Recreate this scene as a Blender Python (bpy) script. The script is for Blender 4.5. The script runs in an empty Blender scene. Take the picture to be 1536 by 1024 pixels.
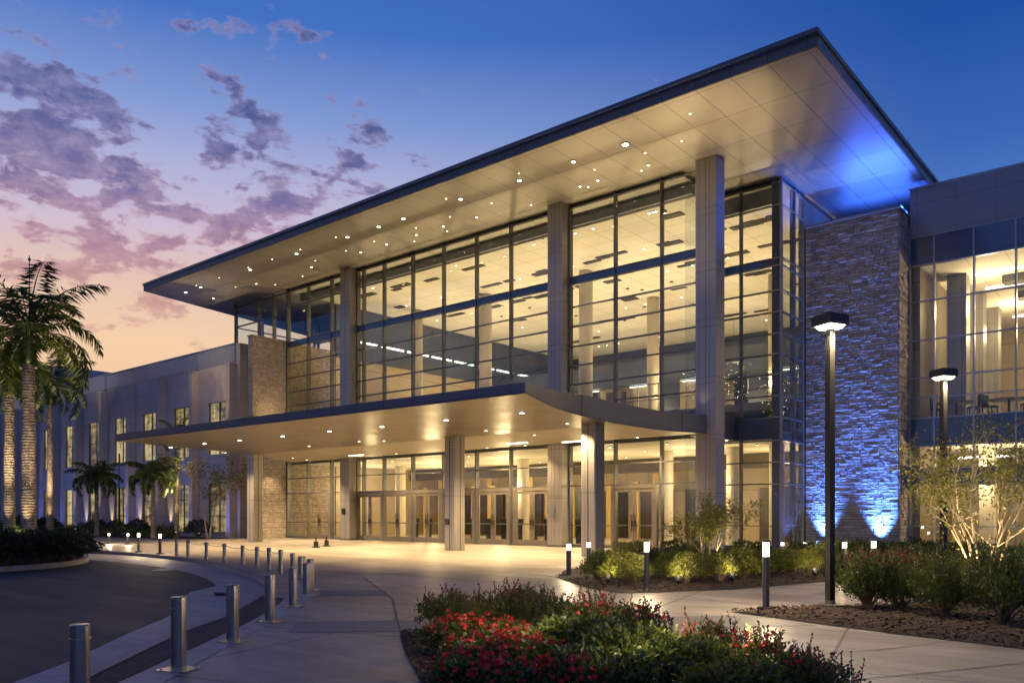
import bpy, math, random
import numpy as np
from mathutils import Vector, Matrix

random.seed(7)
scene = bpy.context.scene
COL = scene.collection
R = math.radians

# ------------------------------------------------------------------ camera
H = 1.6
F = 1226.0
YAW = R(40.06)
FW = (-math.sin(YAW), math.cos(YAW))
RT = (math.cos(YAW), math.sin(YAW))
HOR = 770.0

def gp(px, py, z=0.0):
    """point at height z seen at a photograph pixel"""
    d = (z - H) * F / (HOR - py)
    k = (px - 768.0) / F
    return Vector((d * (FW[0] + k * RT[0]), d * (FW[1] + k * RT[1]), z))

def xy(px, Y):
    """x of a facade line seen at pixel column px on the plane y = Y"""
    k = (px - 768.0) / F
    return Y * (FW[0] + k * RT[0]) / (FW[1] + k * RT[1])

cam_d = bpy.data.cameras.new("camera")
cam_d.sensor_width = 36.0
cam_d.lens = 36.0 * F / 1536.0
cam_d.shift_y = (HOR - 512.0) / 1536.0
cam_d.clip_end = 5000
cam_d.clip_start = 0.1
cam = bpy.data.objects.new("camera", cam_d)
cam.location = (0, 0, H)
cam.rotation_euler = (R(90), 0, YAW)
COL.objects.link(cam)
scene.camera = cam

# ------------------------------------------------------------------ render settings
scene.render.engine = 'CYCLES'
scene.view_settings.view_transform = 'Standard'
scene.view_settings.look = 'None'
scene.view_settings.exposure = 0.0
scene.view_settings.gamma = 1.0
cy = scene.cycles
cy.use_denoising = True
cy.max_bounces = 8
cy.diffuse_bounces = 3
cy.glossy_bounces = 4
cy.transmission_bounces = 4
cy.transparent_max_bounces = 12
cy.sample_clamp_indirect = 4.0
cy.caustics_reflective = False
cy.caustics_refractive = False
try:
    cy.use_light_tree = True
except Exception:
    pass

# ------------------------------------------------------------------ materials
def lin(r, g, b):
    def c(u):
        u /= 255.0
        return u / 12.92 if u <= 0.04045 else ((u + 0.055) / 1.055) ** 2.4
    return (c(r), c(g), c(b), 1.0)

class NT:
    def __init__(s, tree):
        s.t = tree
    def n(s, typ, **kw):
        nd = s.t.nodes.new(typ)
        for k, v in kw.items():
            if k.startswith('i_'):
                nd.inputs[k[2:].replace('_', ' ')].default_value = v
            else:
                setattr(nd, k, v)
        return nd
    def l(s, a, b):
        s.t.links.new(a, b)
    def math(s, op, a, b=None, clamp=False):
        nd = s.t.nodes.new('ShaderNodeMath'); nd.operation = op; nd.use_clamp = clamp
        for i, v in enumerate((a, b)):
            if v is None: continue
            if isinstance(v, (int, float)): nd.inputs[i].default_value = v
            else: s.l(v, nd.inputs[i])
        return nd.outputs[0]
    def mix(s, fac, a, b, typ='MIX'):
        nd = s.t.nodes.new('ShaderNodeMix'); nd.data_type = 'RGBA'; nd.blend_type = typ
        for sock, v in ((nd.inputs[0], fac), (nd.inputs[6], a), (nd.inputs[7], b)):
            if isinstance(v, (int, float)): sock.default_value = v
            elif isinstance(v, tuple): sock.default_value = v if len(v) == 4 else (*v, 1)
            else: s.l(v, sock)
        return nd.outputs[2]
    def ramp(s, fac, stops, interp='LINEAR'):
        nd = s.t.nodes.new('ShaderNodeValToRGB')
        cr = nd.color_ramp; cr.interpolation = interp
        while len(cr.elements) < len(stops): cr.elements.new(0.5)
        for e, (p, c) in zip(cr.elements, stops):
            e.position = p; e.color = c if len(c) == 4 else (*c, 1)
        s.l(fac, nd.inputs[0])
        return nd.outputs[0]
    def noise(s, vec, scale, detail=4, rough=0.55, dist=0.0):
        nd = s.n('ShaderNodeTexNoise'); nd.inputs['Scale'].default_value = scale
        nd.inputs['Detail'].default_value = detail; nd.inputs['Roughness'].default_value = rough
        nd.inputs['Distortion'].default_value = dist
        if vec is not None: s.l(vec, nd.inputs['Vector'])
        return nd.outputs[0]
    def mapping(s, vec, loc=(0, 0, 0), rot=(0, 0, 0), sc=(1, 1, 1)):
        nd = s.n('ShaderNodeMapping')
        nd.inputs['Location'].default_value = loc; nd.inputs['Rotation'].default_value = rot; nd.inputs['Scale'].default_value = sc
        s.l(vec, nd.inputs['Vector'])
        return nd.outputs[0]

def new_mat(name):
    m = bpy.data.materials.new(name); m.use_nodes = True
    t = NT(m.node_tree)
    return m, t, m.node_tree.nodes['Principled BSDF']

def simple(name, base, rough=0.5, metal=0.0, var=0.15, vscale=3.0, bump=0.0, bscale=40.0, spec=0.5, aniso=None):
    m, t, p = new_mat(name)
    pos = t.n('ShaderNodeNewGeometry').outputs['Position'] if not aniso else t.mapping(t.n('ShaderNodeNewGeometry').outputs['Position'], sc=aniso)
    n = t.noise(pos, vscale, 5)
    lo = tuple(c * (1 - var) for c in base); hi = tuple(min(1, c * (1 + var)) for c in base)
    t.l(t.ramp(n, [(0.3, lo), (0.7, hi)]), p.inputs['Base Color'])
    rr = t.n('ShaderNodeMapRange'); rr.inputs[3].default_value = max(0.02, rough - 0.08); rr.inputs[4].default_value = min(1, rough + 0.08)
    t.l(n, rr.inputs[0]); t.l(rr.outputs[0], p.inputs['Roughness'])
    p.inputs['Metallic'].default_value = metal
    p.inputs['Specular IOR Level'].default_value = spec
    if bump:
        b = t.n('ShaderNodeBump'); b.inputs['Strength'].default_value = bump; b.inputs['Distance'].default_value = 0.02
        t.l(t.noise(pos, bscale, 6), b.inputs['Height']); t.l(b.outputs[0], p.inputs['Normal'])
    return m

def panels(name, base, rough, metal, w, h, axes='xy', rot=0.0, off=(0, 0), stagger=0.0, joint=0.012, jcol=0.25, var=0.1, pvar=0.06, bump=0.03, bscale=6, spec=0.5, stain=None):
    """surface divided by thin joints in world coordinates; axes picks the plane"""
    m, t, p = new_mat(name)
    pos = t.n('ShaderNodeNewGeometry').outputs['Position']
    sep = t.n('ShaderNodeSeparateXYZ'); t.l(pos, sep.inputs[0])
    cmb = t.n('ShaderNodeCombineXYZ')
    idx = {'x': 0, 'y': 1, 'z': 2}
    t.l(sep.outputs[idx[axes[0]]], cmb.inputs[0]); t.l(sep.outputs[idx[axes[1]]], cmb.inputs[1])
    v = t.mapping(cmb.outputs[0], loc=(off[0], off[1], 0), rot=(0, 0, rot))
    br = t.n('ShaderNodeTexBrick'); br.offset = stagger; br.squash = 1.0
    br.inputs['Scale'].default_value = 1.0; br.inputs['Mortar Size'].default_value = joint
    br.inputs['Mortar Smooth'].default_value = 0.1; br.inputs['Bias'].default_value = 0.0
    br.inputs['Brick Width'].default_value = w; br.inputs['Row Height'].default_value = h
    br.inputs['Color1'].default_value = (*[c * (1 - pvar) for c in base], 1)
    br.inputs['Color2'].default_value = (*[min(1, c * (1 + pvar)) for c in base], 1)
    br.inputs['Mortar'].default_value = (*[c * jcol for c in base], 1)
    t.l(v, br.inputs['Vector'])
    n1 = t.noise(pos, 0.6, 5); n2 = t.noise(pos, 5.0, 6)
    g = t.ramp(t.math('ADD', t.math('MULTIPLY', n1, 0.6), t.math('MULTIPLY', n2, 0.4)), [(0.32, (1 - var,) * 3), (0.68, (1 + var,) * 3)])
    c = t.mix(1.0, br.outputs['Color'], g, 'MULTIPLY')
    if stain:
        s = t.noise(t.mapping(pos, rot=(0, 0, stain[2]), sc=(0.35, 1.6, 1)), stain[0], 6, 0.62, 1.2)
        c = t.mix(1.0, c, t.ramp(s, [(0.36, (1 - stain[1],) * 3), (0.6, (1, 1, 1))]), 'MULTIPLY')
    if stain and axes == 'xy' and rough < .5:
        vo = t.n('ShaderNodeTexVoronoi'); vo.inputs['Scale'].default_value = 2.3; t.l(t.mapping(pos, sc=(1, 1, 0)), vo.inputs['Vector'])
        c = t.mix(t.ramp(vo.outputs['Distance'], [(0.025, (.55,) * 3), (0.045, (0, 0, 0))]), c, (.06, .055, .05))
        vc = t.n('ShaderNodeTexVoronoi'); vc.feature = 'DISTANCE_TO_EDGE'; vc.inputs['Scale'].default_value = .17
        wv = t.n('ShaderNodeVectorMath'); wv.operation = 'ADD'; t.l(t.mapping(pos, sc=(1, 1, 0)), wv.inputs[0])
        nz = t.n('ShaderNodeTexNoise'); nz.inputs['Scale'].default_value = 1.3; nz.inputs['Detail'].default_value = 5; t.l(pos, nz.inputs['Vector']); t.l(nz.outputs['Color'], wv.inputs[1]); t.l(wv.outputs[0], vc.inputs['Vector'])
        c = t.mix(t.ramp(vc.outputs['Distance'], [(0.0, (.6,) * 3), (0.0035, (0, 0, 0))]), c, (.07, .06, .055))
    t.l(c, p.inputs['Base Color'])
    rr = t.n('ShaderNodeMapRange'); rr.inputs[3].default_value = max(.05, rough - .12); rr.inputs[4].default_value = min(1, rough + .12)
    t.l(n1, rr.inputs[0]); t.l(rr.outputs[0], p.inputs['Roughness'])
    p.inputs['Metallic'].default_value = metal; p.inputs['Specular IOR Level'].default_value = spec
    b = t.n('ShaderNodeBump'); b.inputs['Strength'].default_value = 0.5; b.inputs['Distance'].default_value = bump
    hh = t.math('ADD', t.math('MULTIPLY', t.noise(pos, bscale, 6), 0.25), t.math('MULTIPLY', br.outputs['Fac'], -0.6))
    t.l(hh, b.inputs['Height']); t.l(b.outputs[0], p.inputs['Normal'])
    return m

def glass(name, tint=(0.86, 0.92, 0.93), base=0.05, rough=0.0, refl=(0.9, 0.95, 1.0), gain=1.0):
    m = bpy.data.materials.new(name); m.use_nodes = True
    m.node_tree.nodes.clear(); t = NT(m.node_tree)
    out = t.n('ShaderNodeOutputMaterial'); tr = t.n('ShaderNodeBsdfTransparent'); gl = t.n('ShaderNodeBsdfGlossy'); mx = t.n('ShaderNodeMixShader')
    tr.inputs['Color'].default_value = (*tint, 1); gl.inputs['Color'].default_value = (*refl, 1); gl.inputs['Roughness'].default_value = rough
    fr = t.n('ShaderNodeFresnel'); fr.inputs['IOR'].default_value = 1.5
    pos = t.n('ShaderNodeNewGeometry').outputs['Position']
    b = t.n('ShaderNodeBump'); b.inputs['Strength'].default_value = 0.06; b.inputs['Distance'].default_value = 0.05
    t.l(t.noise(pos, 0.7, 2), b.inputs['Height']); t.l(b.outputs[0], gl.inputs['Normal'])
    f = t.math('ADD', t.math('MULTIPLY', fr.outputs[0], gain), base, True)
    t.l(f, mx.inputs[0]); t.l(tr.outputs[0], mx.inputs[1]); t.l(gl.outputs[0], mx.inputs[2]); t.l(mx.outputs[0], out.inputs[0])
    return m

def emit(name, col, strength):
    m = bpy.data.materials.new(name); m.use_nodes = True
    m.node_tree.nodes.clear(); t = NT(m.node_tree)
    out = t.n('ShaderNodeOutputMaterial'); e = t.n('ShaderNodeEmission')
    e.inputs[0].default_value = (*col, 1); e.inputs[1].default_value = strength
    t.l(e.outputs[0], out.inputs[0])
    return m

def leafmat(name, c1, c2, rough=0.45, trans=0.25):
    m = bpy.data.materials.new(name); m.use_nodes = True
    t = NT(m.node_tree); p = m.node_tree.nodes['Principled BSDF']; out = m.node_tree.nodes['Material Output']
    geo = t.n('ShaderNodeNewGeometry')
    oi = t.n('ShaderNodeObjectInfo')
    n = t.noise(geo.outputs['Position'], 7.0, 3)
    f = t.math('ADD', t.math('MULTIPLY', geo.outputs['Random Per Island'], 0.7), t.math('MULTIPLY', n, 0.5))
    f = t.math('ADD', f, t.math('MULTIPLY', t.math('SUBTRACT', oi.outputs['Random'], 0.5), 0.6), True)
    c = t.ramp(f, [(0.15, c1), (0.85, c2)])
    t.l(c, p.inputs['Base Color']); p.inputs['Roughness'].default_value = rough
    tl = t.n('ShaderNodeBsdfTranslucent'); t.l(c, tl.inputs['Color'])
    mx = t.n('ShaderNodeMixShader'); mx.inputs[0].default_value = trans
    t.l(p.outputs[0], mx.inputs[1]); t.l(tl.outputs[0], mx.inputs[2]); t.l(mx.outputs[0], out.inputs[0])
    return m

M = {}
M['concrete'] = panels('plaza_concrete', (0.32, 0.28, 0.25), 0.46, 0.0, 3.1, 3.1, 'xy', rot=R(-14), off=(0.8, 0.4), joint=0.02, jcol=0.25, var=0.2, pvar=0.17, bump=0.012, bscale=14, stain=(0.55, 0.42, 0.7))
M['concrete_light'] = panels('light_concrete', (0.36, 0.335, 0.32), 0.6, 0.0, 1.9, 40, 'xy', rot=R(38), joint=0.008, jcol=0.4, var=0.16, pvar=0.05, bump=0.012, bscale=16, stain=(0.8, 0.25, 0.2))
M['kerb'] = simple('kerb_concrete', (0.24, 0.22, 0.215), 0.6, var=0.22, vscale=2.5, bump=0.25, bscale=60)
M['pavers'] = panels('dark_pavers', (0.05, 0.047, 0.05), 0.8, 0.0, 0.21, 0.105, 'xy', rot=R(38), stagger=0.5, joint=0.005, jcol=0.45, var=0.2, pvar=0.22, bump=0.012, bscale=30, spec=.2)
M['band'] = panels('grey_paving_band', (0.17, 0.16, 0.16), 0.6, 0.0, 0.6, 0.6, 'xy', rot=R(-40), joint=0.005, jcol=0.5, var=0.2, pvar=0.1, bump=0.01, bscale=20)
def asphalt():
    m, t, p = new_mat('asphalt')
    pos = t.n('ShaderNodeNewGeometry').outputs['Position']
    a = t.noise(pos, 0.35, 6, 0.6); b_ = t.noise(pos, 160, 3)
    c = t.ramp(t.math('ADD', t.math('MULTIPLY', a, 0.7), t.math('MULTIPLY', b_, 0.3)), [(0.34, (0.007, 0.007, 0.0075)), (0.66, (0.036, 0.034, 0.034))])
    vo = t.n('ShaderNodeTexVoronoi'); vo.feature = 'DISTANCE_TO_EDGE'; vo.inputs['Scale'].default_value = 0.22
    t.l(t.mapping(pos, sc=(1, 1, 0)), vo.inputs['Vector'])
    t.l(t.mix(t.ramp(vo.outputs[0], [(0.0, (1, 1, 1)), (0.004, (0, 0, 0))]), c, (0.012, 0.012, 0.013)), p.inputs['Base Color'])
    t.l(t.ramp(t.noise(t.mapping(pos, rot=(0, 0, .9), sc=(.25, 2.2, 1)), .8, 5), [(.35, (.62,) * 3), (.65, (.74,) * 3)]), p.inputs['Roughness'])
    b = t.n('ShaderNodeBump'); b.inputs['Strength'].default_value = 0.5; b.inputs['Distance'].default_value = 0.01
    t.l(t.noise(pos, 110, 4), b.inputs['Height']); t.l(b.outputs[0], p.inputs['Normal'])
    return m
M['asphalt'] = asphalt()
M['ground'] = simple('far_ground', (0.08, 0.085, 0.06), 0.9, var=0.3, vscale=0.2, bump=0.3, bscale=4)
M['mulch'] = simple('bark_mulch', (0.017, 0.009, 0.0055), 0.9, var=0.8, vscale=30, bump=1.0, bscale=34)
M['chip'] = simple('bark_chip', (0.055, 0.029, 0.016), 0.8, var=0.85, vscale=22)
M['soffit'] = panels('soffit_metal_panel', (0.47, 0.44, 0.40), 0.44, 0.4, 1.32, 2.25, 'xy', off=(0.4, 0.55), stagger=0.0, joint=0.011, jcol=0.2, var=0.06, pvar=0.035, bump=0.006, bscale=1.2)
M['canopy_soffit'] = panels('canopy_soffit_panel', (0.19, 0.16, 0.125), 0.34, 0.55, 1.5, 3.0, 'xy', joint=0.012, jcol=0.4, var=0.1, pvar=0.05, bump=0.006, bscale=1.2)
M['rear_soffit'] = panels('rear_soffit_lit_tone', (0.46, 0.41, 0.33), 0.52, 0.2, 3.0, 3.0, 'xy', joint=0.01, jcol=0.5, var=0.05, pvar=0.02, bump=0.004, bscale=1.2)  # paler than the front panel: stronger lamp light put into the colour
M['fascia'] = panels('fascia_metal', (0.15, 0.145, 0.15), 0.5, 0.35, 1.32, 9, 'xz', off=(0.4, 4.0), joint=0.012, jcol=0.35, var=0.1, pvar=0.05, bump=0.006)
M['fascia_side'] = panels('fascia_metal_side', (0.16, 0.165, 0.19), 0.4, 0.5, 2.25, 9, 'yz', off=(0.4, 4.0), joint=0.012, jcol=0.35, var=0.1, pvar=0.05, bump=0.006)
M['roof_top'] = simple('roof_membrane', (0.3, 0.3, 0.3), 0.8)
M['pillar'] = panels('pillar_metal_panel', (0.36, 0.335, 0.315), 0.42, 0.45, 0.46, 2.35, 'xz', off=(0.0, 0.0), joint=0.008, jcol=0.35, var=0.08, pvar=0.03, bump=0.004)
M['mullion'] = simple('aluminium_mullion', (0.36, 0.36, 0.37), 0.35, 0.7, var=0.1)
M['mullion_dark'] = simple('dark_aluminium_mullion', (0.15, 0.15, 0.16), 0.4, 0.6, var=0.1)
M['door_metal'] = simple('bronze_door_frame', (0.25, 0.215, 0.17), 0.36, 0.6, var=0.1)
M['handle'] = simple('dark_handle_metal', (0.08, 0.075, 0.07), 0.3, 0.9)
M['glass'] = glass('facade_glass', gain=0.85, base=0.015)
M['glass_side'] = glass('side_glass', tint=(0.62, 0.68, 0.70), gain=1.3, base=0.05)
M['glass_door'] = glass('door_glass', tint=(0.84, 0.86, 0.82), gain=0.8, base=0.01)
M['spandrel'] = simple('blue_grey_spandrel_glass', (0.055, 0.085, 0.14), 0.12, 0.0, var=0.15, vscale=0.4, spec=1.0)
M['beam'] = simple('interior_beam', (0.22, 0.24, 0.28), 0.4, 0.3)
def stonemat(name, c1, c2, bumpd=0.02):
    m, t, p = new_mat(name)
    geo = t.n('ShaderNodeNewGeometry')
    pos = geo.outputs['Position']
    n = t.noise(pos, 9, 6, 0.65)
    f = t.math('ADD', t.math('MULTIPLY', geo.outputs['Random Per Island'], 0.55), t.math('MULTIPLY', n, 0.6), True)
    t.l(t.ramp(f, [(0.15, c1), (0.95, c2)]), p.inputs['Base Color']); p.inputs['Roughness'].default_value = 0.8
    b = t.n('ShaderNodeBump'); b.inputs['Strength'].default_value = 0.9; b.inputs['Distance'].default_value = bumpd
    t.l(t.noise(t.mapping(pos, sc=(1, 1, 1.8)), 14, 6, 0.62), b.inputs['Height']); t.l(b.outputs[0], p.inputs['Normal'])
    return m
M['stone'] = stonemat('ledge_stone', (0.33, 0.265, 0.215), (0.62, 0.53, 0.44), .035)
M['stone_mortar'] = simple('stone_backing', (0.12, 0.10, 0.085), 0.9, var=0.3)
M['wing'] = panels('precast_wall_panel', (0.50, 0.43, 0.385), 0.7, 0.0, 4.8, 1.55, 'xz', off=(-1.2, 0.2), joint=0.010, jcol=0.5, var=0.09, pvar=0.05, bump=0.006, bscale=20)
M['wing_top'] = panels('metal_parapet_panel', (0.34, 0.325, 0.32), 0.4, 0.45, 4.8, 5, 'xz', off=(-1.2, -11.8), joint=0.010, jcol=0.5, var=0.08, pvar=0.12, bump=0.005)
M['fascia_panel'] = panels('grey_wing_panel', (0.28, 0.27, 0.28), 0.5, 0.3, 1.55, 3.2, 'xz', off=(-5.85 + 7.75, 0.6), joint=0.010, jcol=0.45, var=0.06, pvar=0.03, bump=0.004)
M['white_ceiling'] = panels('ceiling_tile', (0.78, 0.75, 0.68), 0.7, 0.0, 1.5, 1.5, 'xy', off=(0.3, 0.2), joint=0.014, jcol=0.45, var=0.05, pvar=0.03, bump=0.002)
M['lobby_ceiling'] = simple('lobby_plaster', (0.72, 0.68, 0.6), 0.6, var=0.04)
M['lobby_wall'] = panels('lobby_wall_panel', (0.40, 0.33, 0.22), 0.5, 0.0, 1.6, 3.0, 'xz', joint=0.02, jcol=0.4, var=0.12, pvar=0.14, bump=0.004)
M['lobby_dark'] = simple('dark_lobby_panel', (0.06, 0.05, 0.04), 0.35, 0.1, var=0.25, vscale=0.6)
M['lobby_floor'] = panels('lobby_floor_tile', (0.55, 0.5, 0.42), 0.22, 0.0, 1.2, 1.2, 'xy', joint=0.008, jcol=0.6, var=0.08, pvar=0.05, bump=0.001)
M['wood'] = simple('yellow_wood_panel', (0.50, 0.36, 0.13), 0.45, 0.0, var=0.25, vscale=1.5, aniso=(6, 6, 0.5))
M['blue_wall'] = simple('slate_blue_wall', (0.085, 0.105, 0.155), 0.3, 0.2, var=0.2, vscale=0.5)
M['column_plaster'] = simple('column_plaster', (0.62, 0.57, 0.48), 0.5, var=0.06)
M['vent'] = simple('dark_vent', (0.05, 0.05, 0.05), 0.6)
def frosted(name, col, strength):
    m = bpy.data.materials.new(name); m.use_nodes = True
    m.node_tree.nodes.clear(); t = NT(m.node_tree)
    out = t.n('ShaderNodeOutputMaterial'); e = t.n('ShaderNodeEmission'); tr = t.n('ShaderNodeBsdfTransparent'); ad = t.n('ShaderNodeAddShader')
    e.inputs[0].default_value = (*col, 1); e.inputs[1].default_value = strength / 2; tr.inputs[0].default_value = (.8, .8, .8, 1)
    t.l(e.outputs[0], ad.inputs[0]); t.l(tr.outputs[0], ad.inputs[1]); t.l(ad.outputs[0], out.inputs[0])
    return m
M['lamp_warm'] = emit('warm_lamp_lens', (1.0, 0.80, 0.50), 14.0)
M['lamp_big'] = emit('bright_lamp_lens', (1.0, 0.86, 0.62), 26.0)
M['lamp_white'] = frosted('path_light_lens', (1.0, 0.88, 0.70), 5.0)
M['lamp_street'] = emit('street_lamp_lens', (1.0, 0.90, 0.74), 9.0)
M['strip'] = emit('light_strip', (1.0, 0.90, 0.68), 3.2)
M['lamp_blue'] = emit('blue_lamp_lens', (0.25, 0.5, 1.0), 12.0)
M['spark'] = emit('chandelier_bulb', (1.0, 0.82, 0.5), 9.0)
def litroom():
    m = bpy.data.materials.new('lit_room_behind_blinds'); m.use_nodes = True
    m.node_tree.nodes.clear(); t = NT(m.node_tree)
    out = t.n('ShaderNodeOutputMaterial'); e = t.n('ShaderNodeEmission')
    pos = t.n('ShaderNodeNewGeometry').outputs['Position']
    a = t.noise(t.mapping(pos, sc=(2.6, 1, 0.6)), 1.0, 2); b = t.noise(t.mapping(pos, sc=(0.5, 1, 2.0)), 1.3, 3)
    f = t.math('ADD', t.math('MULTIPLY', a, b), t.math('MULTIPLY', t.math('SUBTRACT', t.noise(pos, .23, 1), .5), .5))
    t.l(t.ramp(f, [(0.10, (0.06, 0.046, 0.02)), (0.22, (0.36, 0.26, 0.11)), (0.36, (0.85, 0.66, 0.33))]), e.inputs[0])
    e.inputs[1].default_value = 0.85
    t.l(e.outputs[0], out.inputs[0])
    return m
M['litroom'] = litroom()
M['steel'] = simple('brushed_stainless', (0.36, 0.335, 0.32), 0.25, 1.0, var=0.12, vscale=40, aniso=(1, 1, 0.02))
M['black_metal'] = simple('black_powder_coat', (0.018, 0.017, 0.016), 0.42, 0.3, var=0.2)
M['grey_metal'] = simple('grey_post_metal', (0.10, 0.095, 0.09), 0.42, 0.4, var=0.15)
def palmbark():
    m, t, p = new_mat('palm_bark')
    pos = t.n('ShaderNodeNewGeometry').outputs['Position']
    sp = t.n('ShaderNodeSeparateXYZ'); t.l(pos, sp.inputs[0])
    nz = t.noise(pos, 5, 4)
    w = t.math('SINE', t.math('ADD', t.math('MULTIPLY', sp.outputs[2], 2 * math.pi / .125), t.math('MULTIPLY', nz, 7.0)))
    f = t.math('ADD', t.math('MULTIPLY', w, .22), t.math('MULTIPLY', nz, 1.0))
    t.l(t.ramp(f, [(0.15, (0.07, 0.052, 0.036)), (0.45, (0.24, 0.19, 0.14)), (0.9, (0.40, 0.33, 0.26))]), p.inputs['Base Color']); p.inputs['Roughness'].default_value = .85
    b = t.n('ShaderNodeBump'); b.inputs['Strength'].default_value = 1.0; b.inputs['Distance'].default_value = .03
    t.l(f, b.inputs['Height']); t.l(b.outputs[0], p.inputs['Normal'])
    return m
M['bark_palm'] = palmbark()
M['bark'] = simple('smooth_bark', (0.42, 0.32, 0.20), 0.7, var=0.3, vscale=9, bump=0.3, bscale=30)
M['crownshaft'] = simple('green_crownshaft', (0.10, 0.14, 0.04), 0.5, var=0.2)
M['frond'] = leafmat('palm_leaf', (0.03, 0.055, 0.009), (0.13, 0.17, 0.024))
M['leaf_yellow'] = leafmat('yellow_green_leaf', (0.045, 0.065, 0.008), (0.19, 0.20, 0.025))
M['leaf_green'] = leafmat('green_leaf', (0.03, 0.055, 0.010), (0.12, 0.155, 0.026))
M['leaf_gold'] = leafmat('golden_green_leaf', (0.06, 0.075, 0.010), (0.22, 0.21, 0.028))
M['leaf_dark'] = leafmat('dark_green_leaf', (0.010, 0.020, 0.006), (0.035, 0.055, 0.014))
M['leaf_red'] = leafmat('red_tipped_leaf', (0.030, 0.028, 0.010), (0.20, 0.045, 0.025))
M['petal_red'] = leafmat('red_petal', (0.35, 0.012, 0.018), (0.70, 0.05, 0.05), trans=0.2)
M['petal_yellow'] = leafmat('cream_petal', (0.55, 0.40, 0.12), (0.75, 0.62, 0.3), trans=0.2)
M['stem'] = simple('shrub_stem', (0.09, 0.06, 0.035), 0.8)
M['chair'] = simple('dark_chair', (0.02, 0.03, 0.06), 0.5)
M['cloth'] = simple('table_cloth', (0.35, 0.33, 0.3), 0.8)

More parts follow.
